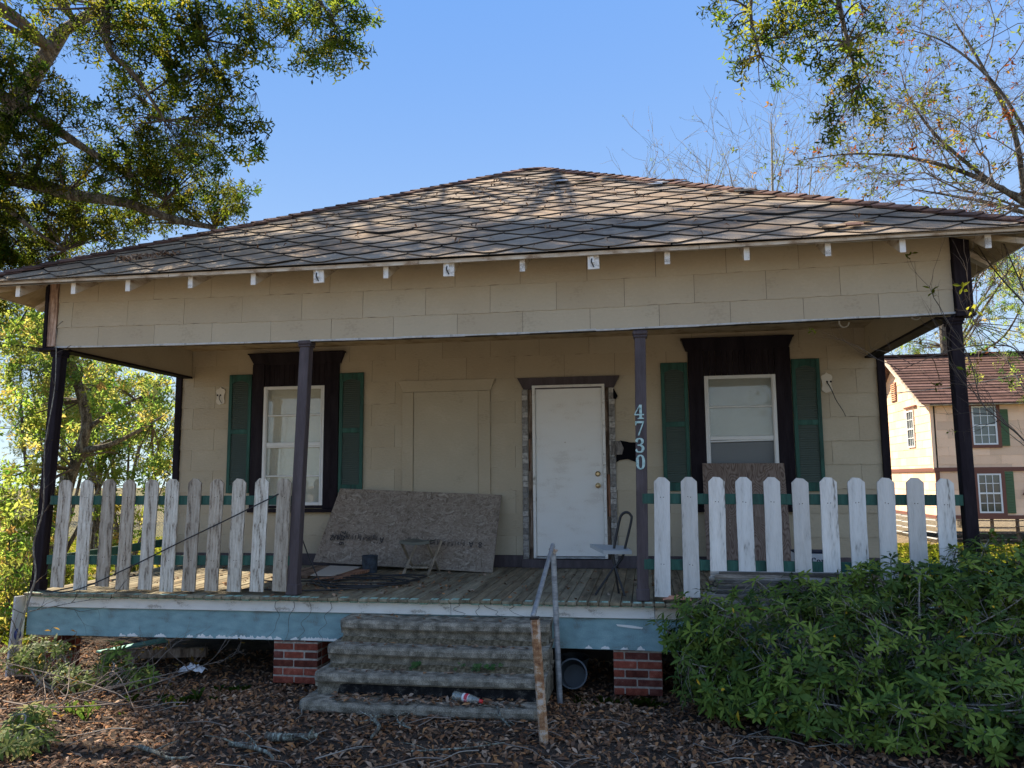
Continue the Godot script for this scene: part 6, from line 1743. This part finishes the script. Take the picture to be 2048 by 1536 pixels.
	for q in RB.slice(0, 4): gl.append([[Vector3(18.9, 6.5, -29.6), Vector3(q[0], q[1] - 0.8, q[2] - 2), Vector3(q[0], q[1], q[2])], 0.06, 0.02])
	tree("olive_tree", "pale green leaved tree standing beyond the neighbour's brown roof", "tree", "", Vector3(19.3, -0.4, -30), gl, RB.slice(0, 6) + [[21.5, 10.5, -27.0, 2.0, 1.6], [22.5, 7.5, -27, 1.5, 1.5]], 45.0, big, gold, {"leafmat": M.goldleaf, "gap": 0.0, "subs": 6, "gapfreq": 0.8})
	tree("pale_shrub_tree", "pale leaved branches in front of the neighbour's roof at right edge", "tree", "", Vector3(17.6, -0.3, -17), [[[Vector3(17.6, -0.3, -17), Vector3(17.2, 2.5, -17.2), Vector3(16.6, 5.2, -18.2)], 0.07, 0.02], [[Vector3(17.2, 2.5, -17.2), Vector3(16.4, 4.2, -16.7)], 0.04, 0.012]], RB.slice(6, 8) + [[17.4, 4.6, -17.4, 0.6, 0.6]], 45.0, broad, gold, {"leafmat": M.goldleaf, "gap": 0.05, "subs": 6})
	# far line of trees
	var names := ["hazy bare tree line clump behind the chain link fence, the leftmost", "round olive tree far behind the chain link fence", "far greenish tree just left of the house wall behind the fence", "tall far tree rising behind the yellow tree at left", "far tree hidden low behind the house roof", "far tree between the house and the neighbour", "far tree right of the neighbour house"]
	for k in 7:
		var base := Vector3([-34.0, -27.0, -20.0, -24.0, 4.0, 10.0, 32.0][k], -0.4, [-30.0, -34.0, -38.0, -44.0, -44.0, -48.0, -40.0][k])
		var ls := [[[base, base + Vector3(0.2, 3, 0), base + Vector3(0, 7, 0.3)], 0.25, 0.08]]
		var bl := []
		for j in 9: bl.append([base.x + rr(-2.4, 2.4), rr(2.0, 8.5 + 3.0 * int(k == 3)), base.z + rr(-2, 2), rr(1.2, 1.9), rr(0.9, 1.5)])
		tree("far_tree", names[k], "tree", "trees far behind the fence", base, ls, bl, 20.0, big, [Color(0.13, 0.14, 0.06), Color(0.2, 0.18, 0.09), Color(0.1, 0.12, 0.05)], {"gap": -0.05, "twigs": false, "gapfreq": 0.5})
	for k in 4:
		var base := Vector3([-3.0, 4.5, 13.0, 21.0][k], 0, [24.0, 27.0, 25.0, 28.0][k])
		var ls := [[[base, base + Vector3(0.2, 3, 0), base + Vector3(0, 6.5, 0.3)], 0.25, 0.08]]
		var bl := []
		for j in 8: bl.append([base.x + rr(-2.2, 2.2), rr(3.0, 7.5), base.z + rr(-2, 2), rr(1.2, 1.8), rr(0.9, 1.4)])
		tree("street_tree", ["green tree across the road mirrored left in the panes", "round tree across the road behind the viewer", "green tree across the road mirrored in the right window", "farthest right tree across the road behind the viewer"][k], "tree", "trees across the road", base, ls, bl, 9.0, big, pal, {"gap": -0.05, "twigs": false, "gapfreq": 0.5})

func make_bushes():
	M.yellowleaf = leafy(0.5, 0.3, 0.03, 0.5); M.yellowleaf.vertex_color_use_as_albedo = false
	azalea("azalea_bush", "large dark green azalea bush covering the right porch edge", "", Vector3(8.0, 0, 0.9), [[7.5, 0.5, 0.75, 1.15, 0.55, 0.5], [8.7, 0.55, 0.75, 1.0, 0.62, 0.6], [6.55, 0.55, 0.5, 0.42, 0.42, 0.3], [8.45, 1.0, 0.45, 0.55, 0.28, 0.3], [8.1, 0.25, 1.25, 0.9, 0.32, 0.4], [9.2, 0.5, 1.2, 0.7, 0.5, 0.5], [8.7, 1.1, 0.4, 0.5, 0.3, 0.25], [7.2, 0.3, 1.1, 0.6, 0.3, 0.3], [6.7, 0.25, 0.7, 0.5, 0.25, 0.35], [6.4, 0.62, 0.4, 0.35, 0.3, 0.2], [7.3, 0.86, 0.32, 0.75, 0.2, 0.18], [7.9, 1.0, 0.35, 0.4, 0.24, 0.2]], 3300, 295, 18)
	azalea("small_azalea", "small sparse azalea in front of the left brick pier", "small plants at the left porch corner", Vector3(0.75, 0, 0.5), [[0.45, 0.28, 0.45, 0.4, 0.16, 0.22], [0.95, 0.1, 0.55, 0.3, 0.14, 0.2]], 120, 120, 6)
	azalea("small_azalea", "upright azalea shoots under the blue skirt board right of the left pier", "small plants at the left porch corner", Vector3(1.25, 0, 0.5), [[1.2, 0.25, 0.4, 0.14, 0.22, 0.12], [1.45, 0.1, 0.45, 0.2, 0.12, 0.15]], 60, 60, 4)
	azalea("ivy_patch", "dark leafy ground plant at the lower left corner of the yard", "small plants at the left porch corner", Vector3(1.7, 0, 2.1), [[1.72, 0.1, 2.15, 0.25, 0.12, 0.22], [1.5, 0.12, 1.75, 0.15, 0.12, 0.15]], 90, 90, 4)
	var dry := []
	for k in 9: dry.append([[Vector3(rr(0.5, 2.0), 0.0, rr(0.5, 1.6)), Vector3(rr(0.5, 2.2), rr(0.1, 0.25), rr(0.5, 1.8)), Vector3(rr(0.3, 2.4), rr(0.1, 0.4), rr(0.4, 2.0))], 0.007, 0.002, 2])
	bare_tree("dry_brush", "tangle of dry bare brush on the ground left of the steps", "", Vector3(1.2, 0, 1.0), dry, 3, 0.25, 2, sprig(2, 0.05, 0.05, 0.02, 9), [Color(0.2, 0.13, 0.07)], 0.15, M.paletwig, {"kids": 2, "rmin": 0.0013, "spread": 0.9, "twigmat": M.paletwig})
	# bare vine on the left corner post
	bare_tree("bare_vine", "bare twining vine climbing the left porch corner post", "", Vector3(0.05, 0, 0.2), [[[Vector3(-0.02, 0, 0.16), Vector3(0.0, 0.4, 0.14), Vector3(0.09, 0.75, 0.13), Vector3(0.13, 0.95, 0.12), Vector3(0.08, 1.25, 0.11), Vector3(0.16, 1.6, 0.11), Vector3(0.13, 2.2, 0.1), Vector3(0.2, 2.8, 0.1), Vector3(0.16, 3.4, 0.08)], 0.014, 0.003], [[Vector3(0.05, 0.6, 0.14), Vector3(0.35, 0.66, 0.12), Vector3(0.7, 0.72, 0.1), Vector3(1.1, 0.74, 0.09)], 0.005, 0.002]], 3, 0.22, 2, sprig(2, 0.05, 0.03, 0.015, 9), [Color(0.1, 0.07, 0.04)], 0.03, M.palebark, {"kids": 2, "rmin": 0.0011, "spread": 0.8})
	for k in 2:
		var g := G.new()
		var x: float = [2.62, 4.3][k]
		for j in 4:
			var q := x + j * 0.16 + rr(-0.04, 0.04)
			var pts := [Vector3(q, DECK, 0.1)]
			for i in 6: pts.append(Vector3(q + rr(-0.05, 0.05) + 0.02 * i * (k * 2 - 1), DECK - 0.03 - 0.07 * (i + 1) * (1.0 if k == 0 else 0.35), 0.05 + rr(0, 0.012)))
			g.tube(curve(pts, 3), 0.0028, 0.0012, 4)
		meta(obj("dry_tendrils", g, M.twig), ["thin dry tendrils hanging over the skirt above the middle brick pier", "thin dry tendrils hanging over the white trim above the steps"][k], "tendrils", "dry tendrils over the porch edge")

func make_wire():
	var w := G.new()
	w.tube(curve([Vector3(8.72, 3.05, -6.0), Vector3(11.0, 3.55, -15.0)] + wire + [Vector3(19.0, 5.0, -4.0)], 6), 0.014, 0.014, 5)
	meta(obj("service_cable", w, M.rubber), "black service cable crossing in front of the neighbour's roof", "cable")

var SHADE := []
var LOW := [[-1.76,4.48,-1.41,0.44,0.31],[-1.47,4.66,-1.64,0.38,0.29],[-0.82,4.85,-1.52,0.44,0.28],[-2.08,4.11,-1.40,0.37,0.37],[-1.44,4.80,-1.01,0.42,0.36],[0.94,5.46,-0.92,0.40,0.34],[0.61,5.44,-0.66,0.39,0.34]]

func clear_sky(s: Vector3) -> ImageTexture:
	var w := 512; var h := 256
	var im := Image.create_empty(w, h, false, Image.FORMAT_RGBF)
	for j in h:
		var el := PI * (0.5 - (j + 0.5) / h)
		var f := exp(-maxf(el, 0.0) / 0.25)
		for i in w:
			var az := TAU * ((i + 0.5) / w - 0.5)
			var d := Vector3(sin(az) * cos(el), sin(el), -cos(az) * cos(el))
			var ang := d.angle_to(s)
			var glow := 0.55 * exp(-ang / 0.24) + 0.15 * exp(-ang / 0.7)
			var r := lerpf(0.032, 0.36, f) + glow
			var g := lerpf(0.125, 0.45, f) + glow * 0.95
			var b := lerpf(0.35, 0.47, f) + glow * 0.72
			im.set_pixel(i, j, Color(r, g, b))
	return ImageTexture.create_from_image(im)


func _ready():
	rng.seed = 4730
	soft.seed = 3; soft.frequency = 0.01
	# camera
	var cam := Camera3D.new()
	cam.name = "camera"
	add_child(cam)
	cam.transform = Transform3D(Basis(Vector3(0.98653689, -0.007854, -0.16335016), Vector3(0.0268763, 0.99305155, 0.11457001), Vector3(0.1613153, -0.11741779, 0.97989308)), Vector3(6.00397708, 1.84665294, 7.20419622))
	cam.fov = 51.24
	cam.near = 0.05
	cam.far = 900.0
	cam.current = true
	# sky and exposure
	var we := WorldEnvironment.new()
	we.name = "environment"
	var e := Environment.new()
	e.background_mode = Environment.BG_SKY
	e.sky = Sky.new()
	var s := Vector3(-0.62, 0.72, -0.30).normalized()
	var ps := PanoramaSkyMaterial.new()
	ps.panorama = clear_sky(s)
	e.sky.sky_material = ps
	e.tonemap_mode = Environment.TONE_MAPPER_LINEAR
	e.tonemap_exposure = 2.5
	e.sdfgi_enabled = true; e.ssao_enabled = true; e.ssil_enabled = true
	we.environment = e
	add_child(we)
	# sun, behind and left of the house
	var sun := DirectionalLight3D.new()
	sun.name = "sun"
	sun.basis = Basis.looking_at(-s, Vector3.UP)
	sun.light_color = Color(1.0, 0.93, 0.82)
	sun.light_energy = 1.6
	sun.light_angular_distance = 0.5
	sun.shadow_enabled = true
	add_child(sun)
	make_materials()
	M.greywood2 = M.greywood.duplicate(); M.greywood2.albedo_color = Color(1.15, 1.1, 1.0)
	M.oldwood2 = M.oldwood.duplicate(); M.oldwood2.albedo_color = Color(1.0, 0.95, 0.9)
	M.palewood = M.picket_white.duplicate(); M.palewood.albedo_color = Color(0.85, 0.86, 0.88)
	M.farglass = plain(0.05, 0.06, 0.055, 0.08); M.farglass.metallic_specular = 0.8
	for q in [[1.2, 4.3, -0.4, 0.7, 0.5], [2.3, 4.65, -1.1, 0.9, 0.65], [3.4, 4.85, -1.4, 0.95, 0.6], [3.2, 4.0, 0.05, 0.6, 0.3], [4.6, 4.15, -0.2, 0.85, 0.45], [5.6, 4.2, -0.25, 0.8, 0.45], [6.6, 4.15, -0.2, 0.85, 0.5], [7.6, 4.1, -0.1, 0.8, 0.45], [8.5, 4.0, 0.0, 0.6, 0.4], [2.0, 5.2, -2.0, 0.5, 0.5], [2.4, 0.0, 2.9, 0.7, 0.7], [4.0, 0.0, 2.4, 1.0, 0.8], [5.6, 0.0, 2.5, 1.0, 0.9], [7.2, 0.0, 2.4, 1.1, 0.9], [8.8, 0.0, 1.8, 1.0, 0.8]]:
		var c := Vector3(q[0], q[1], q[2]) + s * 12.0
		SHADE.append([c.x, c.y, c.z, q[3], 0.4, q[4]])
	make_ground()
	make_house()
	make_railings()
	make_steps()
	make_props()
	make_neighbour()
	make_fence()
	make_trees()
	make_bushes()
	scatter_leaves()
	make_wire()
